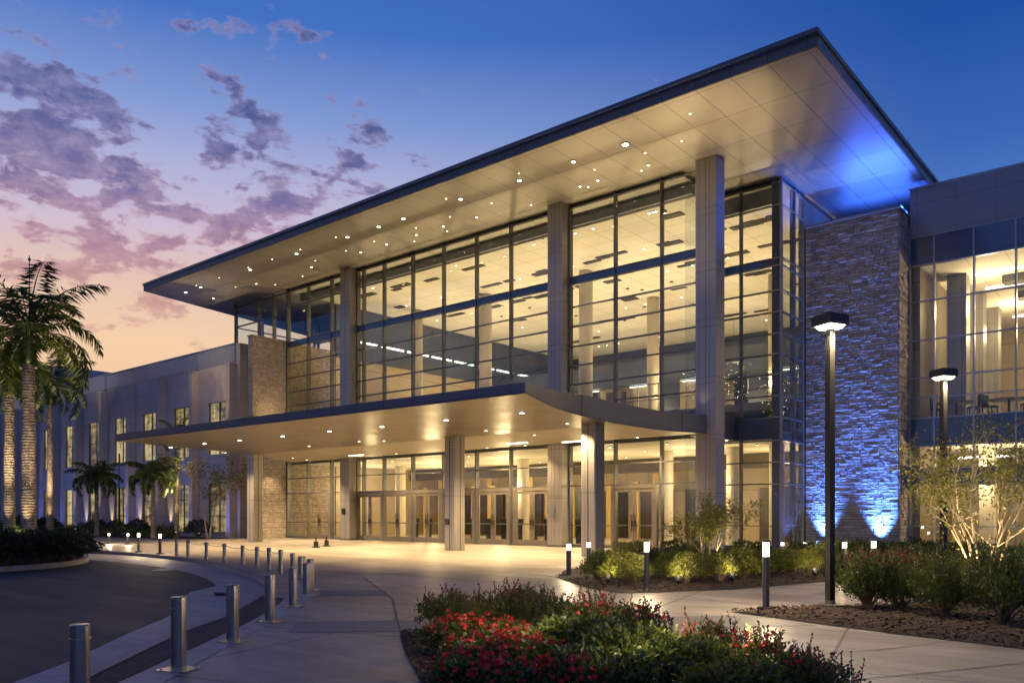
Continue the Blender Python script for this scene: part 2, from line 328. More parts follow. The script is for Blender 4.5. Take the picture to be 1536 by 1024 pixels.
# ------------------------------------------------------------------ mesh builder
class MB:
    def __init__(s):
        s.v = []; s.f = []; s.m = []
    def quad(s, a, b, c, d, mi=0):
        i = len(s.v); s.v += [tuple(a), tuple(b), tuple(c), tuple(d)]; s.f.append((i, i + 1, i + 2, i + 3)); s.m.append(mi)
    def poly(s, pts, mi=0):
        i = len(s.v); s.v += [tuple(p) for p in pts]; s.f.append(tuple(range(i, i + len(pts)))); s.m.append(mi)
    def box(s, x0, x1, y0, y1, z0, z1, mi=0):
        i = len(s.v)
        s.v += [(x0, y0, z0), (x1, y0, z0), (x1, y1, z0), (x0, y1, z0), (x0, y0, z1), (x1, y0, z1), (x1, y1, z1), (x0, y1, z1)]
        for q in ((0, 3, 2, 1), (4, 5, 6, 7), (0, 1, 5, 4), (1, 2, 6, 5), (2, 3, 7, 6), (3, 0, 4, 7)):
            s.f.append(tuple(i + k for k in q)); s.m.append(mi)
    def prism(s, pts, z0, z1, mi_top=0, mi_side=0, mi_bot=None):
        n = len(pts); i = len(s.v)
        zs0 = z0 if isinstance(z0, (list, tuple)) else [z0] * n
        zs1 = z1 if isinstance(z1, (list, tuple)) else [z1] * n
        s.v += [(p[0], p[1], zs0[k]) for k, p in enumerate(pts)] + [(p[0], p[1], zs1[k]) for k, p in enumerate(pts)]
        ar = sum(pts[k][0] * pts[(k + 1) % n][1] - pts[(k + 1) % n][0] * pts[k][1] for k in range(n))
        o = list(range(n)) if ar > 0 else list(range(n))[::-1]
        s.f.append(tuple(i + n + k for k in o)); s.m.append(mi_top)
        s.f.append(tuple(i + k for k in o[::-1])); s.m.append(mi_side if mi_bot is None else mi_bot)
        for a in range(n):
            k, k2 = o[a], o[(a + 1) % n]
            s.f.append((i + k, i + k2, i + n + k2, i + n + k)); s.m.append(mi_side)
    def tube(s, pts, rads, n=8, mi=0, cap=True):
        pts = [Vector(p) for p in pts]; base = len(s.v)
        for k, p in enumerate(pts):
            a = pts[max(0, k - 1)]; b = pts[min(len(pts) - 1, k + 1)]
            d = (b - a).normalized()
            u = d.cross(Vector((0, 0, 1)))
            if u.length < 1e-3: u = Vector((1, 0, 0))
            u.normalize(); w = d.cross(u)
            r = rads[k] if isinstance(rads, (list, tuple)) else rads
            for j in range(n):
                t = 2 * math.pi * j / n
                s.v.append(tuple(p + u * (r * math.cos(t)) + w * (r * math.sin(t))))
        for k in range(len(pts) - 1):
            for j in range(n):
                a = base + k * n + j; b = base + k * n + (j + 1) % n
                s.f.append((a, a + n, b + n, b)); s.m.append(mi)
        if cap:
            s.f.append(tuple(base + j for j in range(n))); s.m.append(mi)
            e = base + (len(pts) - 1) * n
            s.f.append(tuple(e + j for j in range(n))[::-1]); s.m.append(mi)
    def lathe(s, prof, n=16, mi=0, c=(0, 0)):
        base = len(s.v)
        for (r, z) in prof:
            for j in range(n):
                t = 2 * math.pi * j / n
                s.v.append((c[0] + r * math.cos(t), c[1] + r * math.sin(t), z))
        for k in range(len(prof) - 1):
            for j in range(n):
                a = base + k * n + j; b = base + k * n + (j + 1) % n
                s.f.append((a, b, b + n, a + n)); s.m.append(mi)
        s.f.append(tuple(base + j for j in range(n))[::-1]); s.m.append(mi)
        e = base + (len(prof) - 1) * n
        s.f.append(tuple(e + j for j in range(n))); s.m.append(mi)
    def leaves(s, P, D, U, L, W, mi=0):
        """leaf diamonds folded at the midrib: arrays of base point, direction, up, length, width"""
        n = len(P); base = len(s.v)
        D = D / (np.linalg.norm(D, axis=1, keepdims=True) + 1e-9)
        S = np.cross(D, U); S /= (np.linalg.norm(S, axis=1, keepdims=True) + 1e-9)
        N = np.cross(S, D)
        L = np.asarray(L).reshape(-1, 1) * np.ones((n, 1)); W = np.asarray(W).reshape(-1, 1) * np.ones((n, 1))
        a = P; b = P + D * L * 0.5 + S * W * 0.5 + N * W * 0.18; c = P + D * L - N * L * 0.12; d = P + D * L * 0.5 - S * W * 0.5 + N * W * 0.18
        V = np.stack([a, b, c, d], 1).reshape(-1, 3)
        s.v += [tuple(x) for x in V.tolist()]
        for k in range(n):
            i = base + 4 * k
            s.f.append((i, i + 1, i + 2)); s.f.append((i, i + 2, i + 3)); s.m += [mi, mi]
    def mesh(s, name, mats, smooth=False):
        me = bpy.data.meshes.new(name)
        me.from_pydata(s.v, [], s.f)
        for m in mats: me.materials.append(M[m] if isinstance(m, str) else m)
        me.polygons.foreach_set('material_index', s.m)
        if smooth: me.polygons.foreach_set('use_smooth', [True] * len(s.f))
        me.update()
        return me
    def build(s, name, mats, parent=None, smooth=False, loc=None, rotz=0.0):
        if isinstance(mats, str): mats = [mats]
        o = bpy.data.objects.new(name, s.mesh(name, mats, smooth))
        COL.objects.link(o)
        if parent is not None: o.parent = parent
        if loc is not None: o.location = loc
        o.rotation_euler.z = rotz
        return o

def inst(name, me, parent=None, loc=(0, 0, 0), rotz=0.0, sc=1.0):
    o = bpy.data.objects.new(name, me); COL.objects.link(o)
    if parent is not None: o.parent = parent
    o.location = loc; o.rotation_euler.z = rotz
    o.scale = (sc, sc, sc) if isinstance(sc, (int, float)) else sc
    return o

def thing(name, label, cat, loc=(0, 0, 0), rotz=0.0, group=None, sc=None):
    o = bpy.data.objects.new(name, None); COL.objects.link(o); o.empty_display_size = 0.3
    o.location = loc; o.rotation_euler.z = rotz
    if sc is not None: o.scale = (sc, sc, sc) if isinstance(sc, (int, float)) else sc
    o['label'] = label; o['category'] = cat
    if group: o['group'] = group
    return o

def tag(o, label, cat, group=None, kind=None):
    o['label'] = label; o['category'] = cat
    if group: o['group'] = group
    if kind: o['kind'] = kind
    return o

def structure(o):
    o['kind'] = 'structure'; return o

def dup(src, label, loc, rotz=0.0, sc=None, group=None):
    r = src.copy(); COL.objects.link(r); r.location = loc; r.rotation_euler.z = rotz
    if sc is not None: r.scale = (sc, sc, sc) if isinstance(sc, (int, float)) else sc
    r['label'] = label
    if group: r['group'] = group
    for ch in list(src.children):
        c = ch.copy(); COL.objects.link(c); c.parent = r
        for g in list(ch.children):
            d = g.copy(); COL.objects.link(d); d.parent = c
    return r

def lamp(name, typ, loc, energy, col, target=None, size=0.1, angle=90, blend=0.5, parent=None):
    ld = bpy.data.lights.new(name, typ); ld.energy = energy; ld.color = col
    if typ == 'AREA': ld.size = size
    else: ld.shadow_soft_size = size
    if typ == 'SPOT': ld.spot_size = R(angle); ld.spot_blend = blend
    o = bpy.data.objects.new(name, ld); COL.objects.link(o); o.location = loc
    if target is not None:
        d = Vector(target) - Vector(loc)
        o.rotation_euler = d.to_track_quat('-Z', 'Y').to_euler()
    return o

WARM = (1.0, 0.70, 0.34)
WARM2 = (1.0, 0.76, 0.44)
BLUE = (0.07, 0.20, 1.0)
ORD = ['first', 'second', 'third', 'fourth', 'fifth', 'sixth', 'seventh', 'eighth', 'ninth', 'tenth', 'eleventh', 'twelfth', 'thirteenth', 'fourteenth', 'fifteenth', 'sixteenth', 'seventeenth', 'eighteenth', 'nineteenth', 'twentieth']

# ================================================================== SKY
world = bpy.data.worlds.new("World"); scene.world = world; world.use_nodes = True
world.node_tree.nodes.clear()
t = NT(world.node_tree)
out = t.n('ShaderNodeOutputWorld'); bg = t.n('ShaderNodeBackground')
tc = t.n('ShaderNodeTexCoord').outputs['Generated']
sep = t.n('ShaderNodeSeparateXYZ'); t.l(tc, sep.inputs[0])
sx, sy, sz = sep.outputs
hl = t.math('SQRT', t.math('ADD', t.math('ADD', t.math('MULTIPLY', sx, sx), t.math('MULTIPLY', sy, sy)), 1e-6))
az = t.math('DIVIDE', t.math('ADD', t.math('MULTIPLY', sx, -0.92), t.math('MULTIPLY', sy, 0.39)), hl)
fz = t.n('ShaderNodeMapRange'); fz.interpolation_type = 'SMOOTHSTEP'
fz.inputs[1].default_value = 0.56; fz.inputs[2].default_value = 1.0; t.l(az, fz.inputs[0])
azf = fz.outputs[0]
A = t.ramp(sz, [(0.0, lin(238, 182, 136)), (0.19, lin(246, 208, 170)), (0.255, lin(230, 196, 182)), (0.31, lin(206, 190, 212)), (0.365, lin(178, 180, 218)), (0.42, lin(132, 156, 213)), (0.5, lin(68, 114, 194)), (0.7, lin(30, 76, 160)), (1.0, lin(20, 56, 130))])
B = t.ramp(sz, [(0.0, lin(120, 140, 190)), (0.30, lin(82, 124, 198)), (0.375, lin(58, 102, 180)), (0.47, lin(34, 82, 164)), (0.62, lin(24, 66, 146)), (1.0, lin(16, 44, 112))])
sky = t.mix(azf, B, A)
# clouds: broken cumulus, thick towards the sunset
cv = t.mapping(tc, loc=(1.7, 0.35, 0.9), sc=(1.0, 1.0, 2.2))
n1 = t.noise(cv, 19.0, 9, 0.58, 0.2)
n2 = t.noise(cv, 5.0, 3, 0.5)
def blob(px, py, rad, amt):
    k = (px - 768) / F; tt = (HOR - py) / F
    v = Vector((FW[0] + k * RT[0], FW[1] + k * RT[1], tt)).normalized()
    dp = t.n('ShaderNodeVectorMath'); dp.operation = 'DISTANCE'; t.l(tc, dp.inputs[0]); dp.inputs[1].default_value = v
    mr = t.n('ShaderNodeMapRange'); mr.interpolation_type = 'SMOOTHSTEP'
    mr.inputs[1].default_value = rad; mr.inputs[2].default_value = 0.0; mr.inputs[3].default_value = 0.0; mr.inputs[4].default_value = amt
    t.l(dp.outputs['Value'], mr.inputs[0])
    return mr.outputs[0]
cov = t.math('ADD', t.math('MULTIPLY', n1, 2.3), t.math('ADD', t.math('MULTIPLY', n2, 0.35), -0.86))
for b_ in ((30, 60, 0.14, 0.10), (40, 150, 0.15, 0.13), (130, 195, 0.12, 0.15), (60, 275, 0.14, 0.12), (200, 345, 0.13, 0.12), (330, 325, 0.10, 0.16), (400, 350, 0.12, 0.12), (470, 285, 0.12, 0.13), (560, 285, 0.09, 0.14), (100, 430, 0.2, 0.10), (290, 400, 0.13, 0.12), (400, 45, 0.05, 0.05), (450, 105, 0.05, 0.11), (390, 215, 0.07, 0.15), (320, 200, 0.05, 0.09), (560, 205, 0.05, 0.14), (610, 225, 0.04, 0.14), (160, 60, 0.06, 0.06)):
    cov = t.math('ADD', cov, blob(*b_))
for b_ in ((1300, 150, 0.62, -0.45), (240, 520, 0.15, -0.14), (280, 260, 0.07, -0.10), (680, 60, 0.22, -0.14), (180, 130, 0.07, -0.07)):
    cov = t.math('ADD', cov, blob(*b_))
cm = t.n('ShaderNodeMapRange'); cm.interpolation_type = 'SMOOTHSTEP'
cm.inputs[1].default_value = 0.57; cm.inputs[2].default_value = 0.78; t.l(cov, cm.inputs[0])
cf = t.math('MULTIPLY', cm.outputs[0], 0.88)
ccol = t.ramp(sz, [(0.10, lin(215, 150, 125)), (0.21, lin(205, 152, 140)), (0.28, lin(170, 128, 150)), (0.34, lin(108, 98, 150)), (0.41, lin(76, 82, 138)), (0.52, lin(66, 80, 142))])
rim = t.ramp(sz, [(0.18, lin(236, 192, 165)), (0.30, lin(206, 168, 180)), (0.40, lin(160, 152, 194)), (0.55, lin(150, 150, 200))])
dens = t.n('ShaderNodeMapRange'); dens.inputs[1].default_value = 0.57; dens.inputs[2].default_value = 0.84; t.l(cov, dens.inputs[0])
n3 = t.noise(t.mapping(tc, loc=(.4, 2.1, .3), sc=(1, 1, 2.0)), 34.0, 6, .65)
inner = t.math('MULTIPLY', dens.outputs[0], t.math('ADD', t.math('MULTIPLY', n3, 2.2), -.32), True)
cc = t.mix(inner, rim, ccol)
final = t.mix(cf, sky, cc)
t.l(final, bg.inputs[0]); bg.inputs[1].default_value = 1.0
t.l(bg.outputs[0], out.inputs[0])
# faint afterglow from the sunset side
sun = lamp('afterglow', 'SUN', (0, 0, 40), 0.10, (1.0, 0.66, 0.5), None)
sun.data.angle = R(14)
sun.rotation_euler = Vector((0.92, -0.39, -0.16)).to_track_quat('-Z', 'Y').to_euler()

# ================================================================== GROUND
g = MB(); g.quad((-2500, -2500, -0.16), (2500, -2500, -0.16), (2500, 2500, -0.16), (-2500, 2500, -0.16))
structure(g.build('ground', 'ground'))
RZ = -0.13
g = MB(); g.quad((-140, -60, RZ), (40, -60, RZ), (40, 70, RZ), (-140, 70, RZ))
structure(g.build('road', 'asphalt'))

def smooth_path(pts, n=6):
    pts = [Vector((p[0], p[1])) for p in pts]; out = []
    for i in range(len(pts) - 1):
        p0 = pts[max(0, i - 1)]; p1 = pts[i]; p2 = pts[i + 1]; p3 = pts[min(len(pts) - 1, i + 2)]
        for k in range(n):
            u = k / n
            out.append(0.5 * ((2 * p1) + (-p0 + p2) * u + (2 * p0 - 5 * p1 + 4 * p2 - p3) * u * u + (-p0 + 3 * p1 - 3 * p2 + p3) * u ** 3))
    out.append(pts[-1]); return out

# kerb line (top edge of the raised pavement), from the near left corner round the turn to the far left
kerb_px = [(95, 1024), (133, 1005), (257, 948), (320, 926), (357, 907), (381, 893), (393, 880), (396, 870), (381, 862.5), (352, 853), (310, 841.5), (262, 834.5), (210, 829.5), (150, 825.6), (100, 823.5), (40, 822), (-120, 820)]
kl = smooth_path([gp(*p) for p in kerb_px], 6)
near0 = kl[0]; dirn = (kl[0] - kl[3]).normalized()
kl = [near0 + dirn * 14] + kl
far = kl[-1]
plaza = [(p.x, p.y) for p in kl] + [(-110, far.y + 2), (-110, 66), (40, 66), (40, -30), (kl[0].x + 6, -30)]
g = MB(); g.prism(plaza, -0.15, 0.0, 0, 1)
structure(g.build('plaza_pavement', ['concrete', 'kerb']))

def offset(path, d):
    res = []
    for i, p in enumerate(path):
        a = path[max(0, i - 1)]; b = path[min(len(path) - 1, i + 1)]
        tt = (b - a).normalized(); res.append(p + Vector((-tt.y, tt.x)) * d)
    return res
def strip(name, left, right, z, mat):
    m = MB()
    n = len(left)
    m.v = [(p.x, p.y, z) for p in left] + [(p.x, p.y, z) for p in right]
    for i in range(n - 1):
        m.f.append((i, i + 1, n + i + 1, n + i)); m.m.append(0)
    me = m.build(name, mat)
    # make faces look up
    if me.data.polygons[0].normal.z < 0: me.data.flip_normals()
    return structure(me)
# kerb top course, 0.18 wide, and the concrete gutter at road level
strip('kerb', kl, offset(kl, -0.16), 0.010, 'kerb')
gut_px = [(19, 1024), (105, 991), (190, 951), (257, 922), (277, 902), (279, 892), (300, 883), (322, 879), (318, 872.5), (298, 863.4), (262, 854), (214, 847), (143, 840), (90, 836), (20, 832), (-120, 828)]
gl_ = smooth_path([gp(x, y, RZ) for x, y in gut_px], 6)
gl_ = [gl_[0] + (gl_[0] - gl_[2]).normalized() * 14] + gl_
def resample(path, n):
    L = [0.0]
    for i in range(1, len(path)): L.append(L[-1] + (path[i] - path[i - 1]).length)
    res = []
    for k in range(n):
        s = L[-1] * k / (n - 1)
        i = max(j for j in range(len(L)) if L[j] <= s + 1e-9); i = min(i, len(path) - 2)
        u = (s - L[i]) / max(1e-9, L[i + 1] - L[i]); res.append(path[i].lerp(path[i + 1], u))
    return res
ka = kl; 
# gutter strip: pair each kerb point with the nearest point of the road edge
pairs = []
lastj = 0
for p in ka:
    js = range(lastj, len(gl_))
    j = min(js, key=lambda j: (gl_[j] - p).length); lastj = j; pairs.append(gl_[j])
strip('gutter', ka, pairs, RZ + 0.006, 'concrete_light')
# inset dark pavers and the light bollard strip on the near pavement
def strip_px(name, lp, rp, z, mat, n=30, ext=0.0):
    a = smooth_path([gp(*p) for p in lp], 8); b = smooth_path([gp(*p) for p in rp], 8)
    if ext:
        a = [a[0] + (a[0] - a[2]).normalized() * ext] + a; b = [b[0] + (b[0] - b[2]).normalized() * ext] + b
    return strip(name, resample(a, n), resample(b, n), z, mat)
strip_px('paver_band', [(152, 1005), (266, 950), (327, 928.5), (365, 908.5), (390, 892.5)], [(176, 1024), (258.5, 986), (340.7, 948), (400, 918), (428, 897)], 0.0035, 'pavers', ext=8)
strip_px('paving_strip', [(177.5, 1024), (260, 986.3), (342, 948.4), (401.5, 918.4), (432, 895.5), (436, 880)], [(245.4, 1024), (343, 968), (402, 936.5), (446, 912), (474, 891), (476, 878)], 0.0065, 'concrete_light', ext=8)
strip_px('paving_band', [(448, 932), (520, 931), (600, 930), (800, 927), (1000, 924.5), (1130, 922)], [(430, 948), (520, 947.5), (600, 947), (800, 945), (1000, 943), (1228, 938)], 0.0045, 'band')
strip_px('paving_band', [(482, 885), (530, 884.8), (580, 885)], [(480, 893), (530, 893), (580, 893)], 0.005, 'band')
# lines of long curved joints on the plaza
def joint(pxs, w=0.03):
    a = smooth_path([gp(*p) for p in pxs], 8)
    strip('paving_joint', offset(a, w / 2), offset(a, -w / 2), 0.0075, 'stone_mortar')
joint([(470, 861), (560, 861), (640, 858.5), (720, 857), (800, 861), (835, 866)], 0.06)
joint([(600, 947), (596, 930), (590, 905), (584, 894), (545, 866)])
joint([(1060, 1000), (1180, 985), (1330, 973), (1430, 961)], 0.018)
joint([(1240, 1024), (1400, 1008), (1536, 994)], 0.018)
joint([(477, 893), (530, 892.5), (640, 890), (760, 886), (800, 882)], 0.02)

# ---------------------------------------------------------------- beds
def bed(name, pts, z=0.05, label=''):
    pts = [Vector((p[0], p[1])) for p in pts]
    m = MB()
    c = sum(pts, Vector((0, 0))) / len(pts)
    # rings towards the centre give a gently domed mulch surface
    rings = 5; n = len(pts)
    for r in range(rings):
        f = r / (rings - 0.3)
        for p in pts:
            q = p.lerp(c, f); m.v.append((q.x, q.y, (0.008 if r == 0 else z * min(1, 0.4 + r * 0.35) + random.uniform(-.012, .012))))
    m.v.append((c.x, c.y, z))
    for r in range(rings - 1):
        for i in range(n):
            a = r * n + i; b = r * n + (i + 1) % n
            m.f.append((a, b, b + n, a + n)); m.m.append(0)
    for i in range(n):
        m.f.append(((rings - 1) * n + i, (rings - 1) * n + (i + 1) % n, rings * n)); m.m.append(0)
    o = m.build(name, 'mulch')
    if o.data.polygons[0].normal.z < 0: o.data.flip_normals()
    return structure(o)
mk = [gp(226, 855.5, RZ), gp(262, 855.2, RZ), gp(258, 852.6, RZ), gp(240, 852.4, RZ)]
g = MB(); g.poly([(p.x, p.y, RZ + .004) for p in mk]); o_ = g.build('road_marking', 'kerb')
if o_.data.polygons[0].normal.z < 0: o_.data.flip_normals()
structure(o_)
def densify(pts, k=5):
    pts = [Vector((p[0], p[1])) for p in pts]; out = []
    for i in range(len(pts)):
        for j in range(k): out.append(pts[i].lerp(pts[(i + 1) % len(pts)], j / k))
    return out
bed1 = densify([gp(*p) for p in [(600, 949), (700, 943), (850, 948), (930, 962), (1010, 985), (1100, 1015), (1270, 1075), (1150, 1230), (760, 1300), (650, 1070), (632, 1024), (615, 993), (605, 972)]])
bed2 = densify([gp(*p) for p in [(833, 866), (880, 882), (930, 889.5), (1000, 888), (1100, 884), (1240, 872), (1262, 858), (1200, 846), (1040, 840), (900, 844), (850, 855)]])
bed3 = densify([gp(*p) for p in [(1096, 918), (1184, 912.5), (1279, 910), (1370, 905), (1400, 880), (1480, 868), (1660, 866), (1700, 1000), (1536, 973.4), (1445, 962), (1340, 950), (1223, 935)]])
p0, p1, p2, p3 = gp(1228, 831), gp(1255, 838), gp(1363, 843.5), gp(1536, 853)
bed4 = densify([p0, p1, p2, p3, (4, p3.y - 4), (6, 39.3), (-9.9, 39.3), (-9.95, 37.7), (-14, 37.7)])
bed5 = densify([(-96, 26.8), (-75, 25.2), (-60, 24.6), (-51, 25.2), (-48.6, 27.4), (-48.4, 29.2), (-96, 29.5)])
for b_ in (bed1, bed2, bed3, bed4, bed5): bed('mulch_bed', b_)
island_px = [(-200, 866), (-60, 856), (0, 851), (60, 847), (108, 842), (130, 837.5), (132, 833), (118, 827), (90, 823), (20, 818), (-100, 816), (-250, 822)]
isl = [gp(x, y, 0.0) for x, y in island_px]
isl = smooth_path(isl + [isl[0]], 5)[:-1]
g = MB(); g.prism([(p.x, p.y) for p in isl], -0.15, 0.03, 0, 0)
structure(g.build('island_kerb', ['kerb']))
cc_ = sum(isl, Vector((0, 0))) / len(isl)
isl_in = [p + (cc_ - p).normalized() * 0.22 for p in isl]
ob = bed('island_bed', isl_in, 0.12); ob.location.z = 0.03

def chips(name, poly, n, keep):
    xs = [p.x for p in poly]; ys = [p.y for p in poly]
    def inside(x, y):
        c = False; j = len(poly) - 1
        for i in range(len(poly)):
            if (poly[i].y > y) != (poly[j].y > y) and x < (poly[j].x - poly[i].x) * (y - poly[i].y) / (poly[j].y - poly[i].y) + poly[i].x: c = not c
            j = i
        return c
    m = MB(); k = 0; rr = random.Random(3)
    while k < n:
        x = rr.uniform(min(xs), max(xs)); y = rr.uniform(min(ys), max(ys))
        if not inside(x, y): continue
        k += 1
        a = rr.uniform(0, math.pi); L = rr.uniform(.015, .05); w = rr.uniform(.006, .016); tl = rr.uniform(-.5, .5)
        z = rr.uniform(.02, .065)
        ca, sa = math.cos(a), math.sin(a)
        q = [(-L, -w), (L, -w * .6), (L * .9, w), (-L * .8, w)]
        m.poly([(x + u * ca - v * sa, y + u * sa + v * ca, z + u * tl + .012 * (v > 0)) for u, v in q])
    o = m.build(name, 'chip'); tag(o, keep, 'mulch', kind='stuff'); return o
chips('bark_chips', bed1, 6000, 'loose brown bark chips on the flower bed nearest the camera')
chips('bark_chips', bed3, 15000, 'loose brown bark chips in the bed around the tall lamp post')
chips('bark_chips', bed2, 7000, 'loose brown bark chips in the bed in front of the entrance')

# ================================================================== BUILDING
B_ = thing('convention_center', 'large glass fronted convention centre with a soaring flat roof, stone tower and lower wings', 'building', (-30, 32, 0))
OFF = Vector((30, -32, 0))
def part(m, name, mats, parent=None, smooth=False):
    """m is in world coordinates; children of B_ are shifted so that they stay in place"""
    o = m.build(name, mats, B_ if parent is None else parent, smooth)
    if parent is None: o.location = OFF
    return o

SOF = 16.5
# roof slab
m = MB()
RP = [(-54.2, 26.05), (-9.3, 26.2), (-9.4, 64), (-62, 64)]
m.prism(RP, SOF + 0.004, 16.96, 0, 1)
roof = part(m, 'roof', ['roof_top', 'fascia'])
for p in roof.data.polygons:
    if abs(p.normal.x) > 0.7 and abs(p.normal.z) < .3: p.material_index = 2
roof.data.materials.append(M['fascia_side'])
m = MB()      # drip edge just proud of the fascia
m.box(-54.25, -9.25, 26.0, 26.04, 16.86, 17.0); m.box(-9.29, -9.24, 26.05, 45, 16.86, 17.0)
part(m, 'roof_edge', ['mullion_dark'], roof)
m = MB()
m.v = [(RP[0][0] + .06, RP[0][1] + .06, SOF), (RP[1][0] - .06, RP[1][1] + .06, SOF), (RP[2][0] - .06, RP[2][1], SOF), (RP[3][0] + .06, RP[3][1], SOF)]
m.f = [(0, 3, 2, 1)]; m.m = [0]
part(m, 'soffit', ['soffit'], roof)
def dl_mesh(r, lens):
    m = MB()
    m.lathe([(r * 1.5, 0.0), (r * 1.5, -0.025), (r, -0.03)], 14, 0)
    i = len(m.v)
    for j in range(14): m.v.append((r * math.cos(2 * math.pi * j / 14), r * math.sin(2 * math.pi * j / 14), -0.034))
    m.f.append(tuple(i + j for j in range(14))[::-1]); m.m.append(1)
    return m.mesh('downlight', ['mullion_dark', lens])
DL1 = dl_mesh(0.085, 'lamp_big'); DL2 = dl_mesh(0.06, 'lamp_warm'); DL3 = dl_mesh(0.13, 'lamp_big')
row1 = [(278.5, 438), (301, 430), (375, 404), (445, 380), (521, 355), (568, 339.5), (605, 327.5), (691, 298), (779, 270), (860, 242), (938, 216)]
row2 = [(320, 447), (384.6, 425), (467, 400), (541, 378), (580, 366), (624.5, 351.5), (665, 339), (715, 325), (896.7, 270), (870, 279), (972.6, 247)]
for i, p in enumerate(row1):
    q = gp(p[0], p[1], SOF); inst('downlight', DL3 if i == 10 else DL1, roof, q)
    lamp('soffit_lamp', 'SPOT', (q.x, q.y, SOF - 0.08), 260, WARM, (q.x, q.y, 0), 0.06, 110, 0.8)
for p in row2:
    q = gp(p[0], p[1], SOF); inst('downlight', DL2, roof, q)
rsl = random.Random(4)
for k in range(26):
    x_ = -50 + k * 1.42 + rsl.uniform(-.3, .3); y_ = rsl.choice([27.6, 29.4, 30.8])
    inst('downlight', DL2, roof, (x_, y_, SOF), 0, .55)
# unseen spots added at canopy level to light the soffit
for X, P_ in ((-50, 260), (-44, 330), (-38.5, 400), (-33, 480), (-28, 600), (-23, 740), (-19, 900), (-16.2, 1050)):
    lamp('soffit_fill', 'SPOT', (X, 28.6, 6.4), P_ * 1.5, WARM, (X + .5, 28.4, SOF), 0.15, 74, 1.0)
lamp('soffit_fill', 'SPOT', (-14.4, 30.6, 6.4), 2300, WARM, (-13.8, 28.2, SOF), 0.12, 36, 0.9)

# ------------------------------------------------------------ entrance canopy
CZ = 4.95
curve = smooth_path([(-14.4, 17.7), (-15.6, 20.6), (-16.35, 23.6), (-16.65, 26.6), (-16.5, 29.3), (-15.75, 31.3)], 4)
left = [(-45.6, 31.7), (-42.7, 28.2), (-40.8, 25.6), (-38.4, 17.15)]
cpts = [(p.x, p.y) for p in curve] + [(-17.5, 31.32)] + [left[0], left[1], left[2], left[3]]
ztop = [5.27 + 0.46 * min(1, max(0, (p[1] - 17.7) / 6.0)) for p in cpts]
m = MB(); m.prism(cpts, CZ + 0.004, ztop, 0, 0)
can = part(m, 'entrance_canopy', ['fascia'])
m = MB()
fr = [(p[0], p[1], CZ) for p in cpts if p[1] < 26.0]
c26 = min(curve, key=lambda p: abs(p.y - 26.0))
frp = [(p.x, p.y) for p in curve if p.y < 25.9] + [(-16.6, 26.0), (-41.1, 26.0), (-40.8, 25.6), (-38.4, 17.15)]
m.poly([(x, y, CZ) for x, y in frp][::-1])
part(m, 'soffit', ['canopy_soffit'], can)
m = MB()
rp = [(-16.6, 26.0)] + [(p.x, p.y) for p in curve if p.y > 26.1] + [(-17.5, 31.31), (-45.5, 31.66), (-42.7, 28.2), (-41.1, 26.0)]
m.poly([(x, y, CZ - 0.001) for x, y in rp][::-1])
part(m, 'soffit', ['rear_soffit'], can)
m = MB(); m.box(-17.0, -16.3, 32.2, 35.25, 4.97, 6.1)
part(m, 'canopy_return', ['fascia'])
lights_front = [(256, 670), (307, 664.5), (359.4, 659.5), (424, 653), (494, 645.8), (573, 638.7), (669.3, 628.6), (783, 618)]
lights_rear = [(338, 678), (463.5, 668), (538.6, 660.8), (576, 660.2), (729, 644.7), (801.7, 651), (851, 634), (956, 655), (594.5, 679.5), (730.5, 670.5), (460, 689), (439, 686), (787.7, 667)]
for p in lights_front:
    q = gp(p[0], p[1], CZ); inst('downlight', DL1, can, q)
    lamp('canopy_lamp', 'SPOT', (q.x, q.y, CZ - .08), 900, WARM, (q.x, q.y, 0), 0.06, 120, 0.7)
for p in lights_rear:
    q = gp(p[0], p[1], CZ - .001); inst('downlight', DL2, can, q)
    lamp('canopy_lamp', 'SPOT', (q.x, q.y, CZ - .08), 1650, WARM, (q.x, q.y, 0), 0.06, 130, 0.7)
for (a, b_, yy) in ((523, 545, 683), (843, 865, 662.5), (760, 778, 665)):
    q1 = gp(a, yy, CZ); q2 = gp(b_, yy, CZ)
    m = MB(); m.box(q1.x, q1.x + 1.2, q1.y, q1.y + .12, CZ - .03, CZ - .006); part(m, 'light_strip', ['lamp_warm'], can)

# free standing canopy columns
def column(px, bx, w, d, zt):
    m = MB()
    x0 = bx.x - w / 2; x1 = bx.x + w / 2; y0 = bx.y; y1 = bx.y + d; c = 0.05
    pts = [(x0 + c, y0), (x1 - c, y0), (x1, y0 + c), (x1, y1 - c), (x1 - c, y1), (x0 + c, y1), (x0, y1 - c), (x0, y0 + c)]
    m.prism(pts, 0, zt, 0, 0)
    m.box(bx.x - .03, bx.x + .03, y0 - .004, y0 + .05, .02, zt - .02, 1)
    m.box(x1 - .05, x1 + .004, (y0 + y1) / 2 - .03, (y0 + y1) / 2 + .03, .02, zt - .02, 1)
    for z in (.06, 2.4): m.prism([(x + (x - bx.x) * .004, y + (y - (y0 + y1) / 2) * .004) for x, y in pts], z, z + .012, 1, 1)
    return part(m, 'canopy_column', ['pillar', 'mullion_dark'])
colA = column(387, Vector((-41.2, 25.9)), 0.66, 0.66, CZ)
colB = column(679, Vector((-24.95, 25.45)), 0.66, 0.66, CZ)
colC = column(896, Vector((-17.35, 25.0)), 0.66, 0.66, CZ)
def plate(parent, x, y, z, w, h, mat='handle'):
    m = MB(); m.box(x - w / 2, x + w / 2, y - .05, y - .006, z - h / 2, z + h / 2); part(m, 'wall_plate', [mat], parent)
plate(colB, -25.08, 25.45, 1.25, .2, .26)

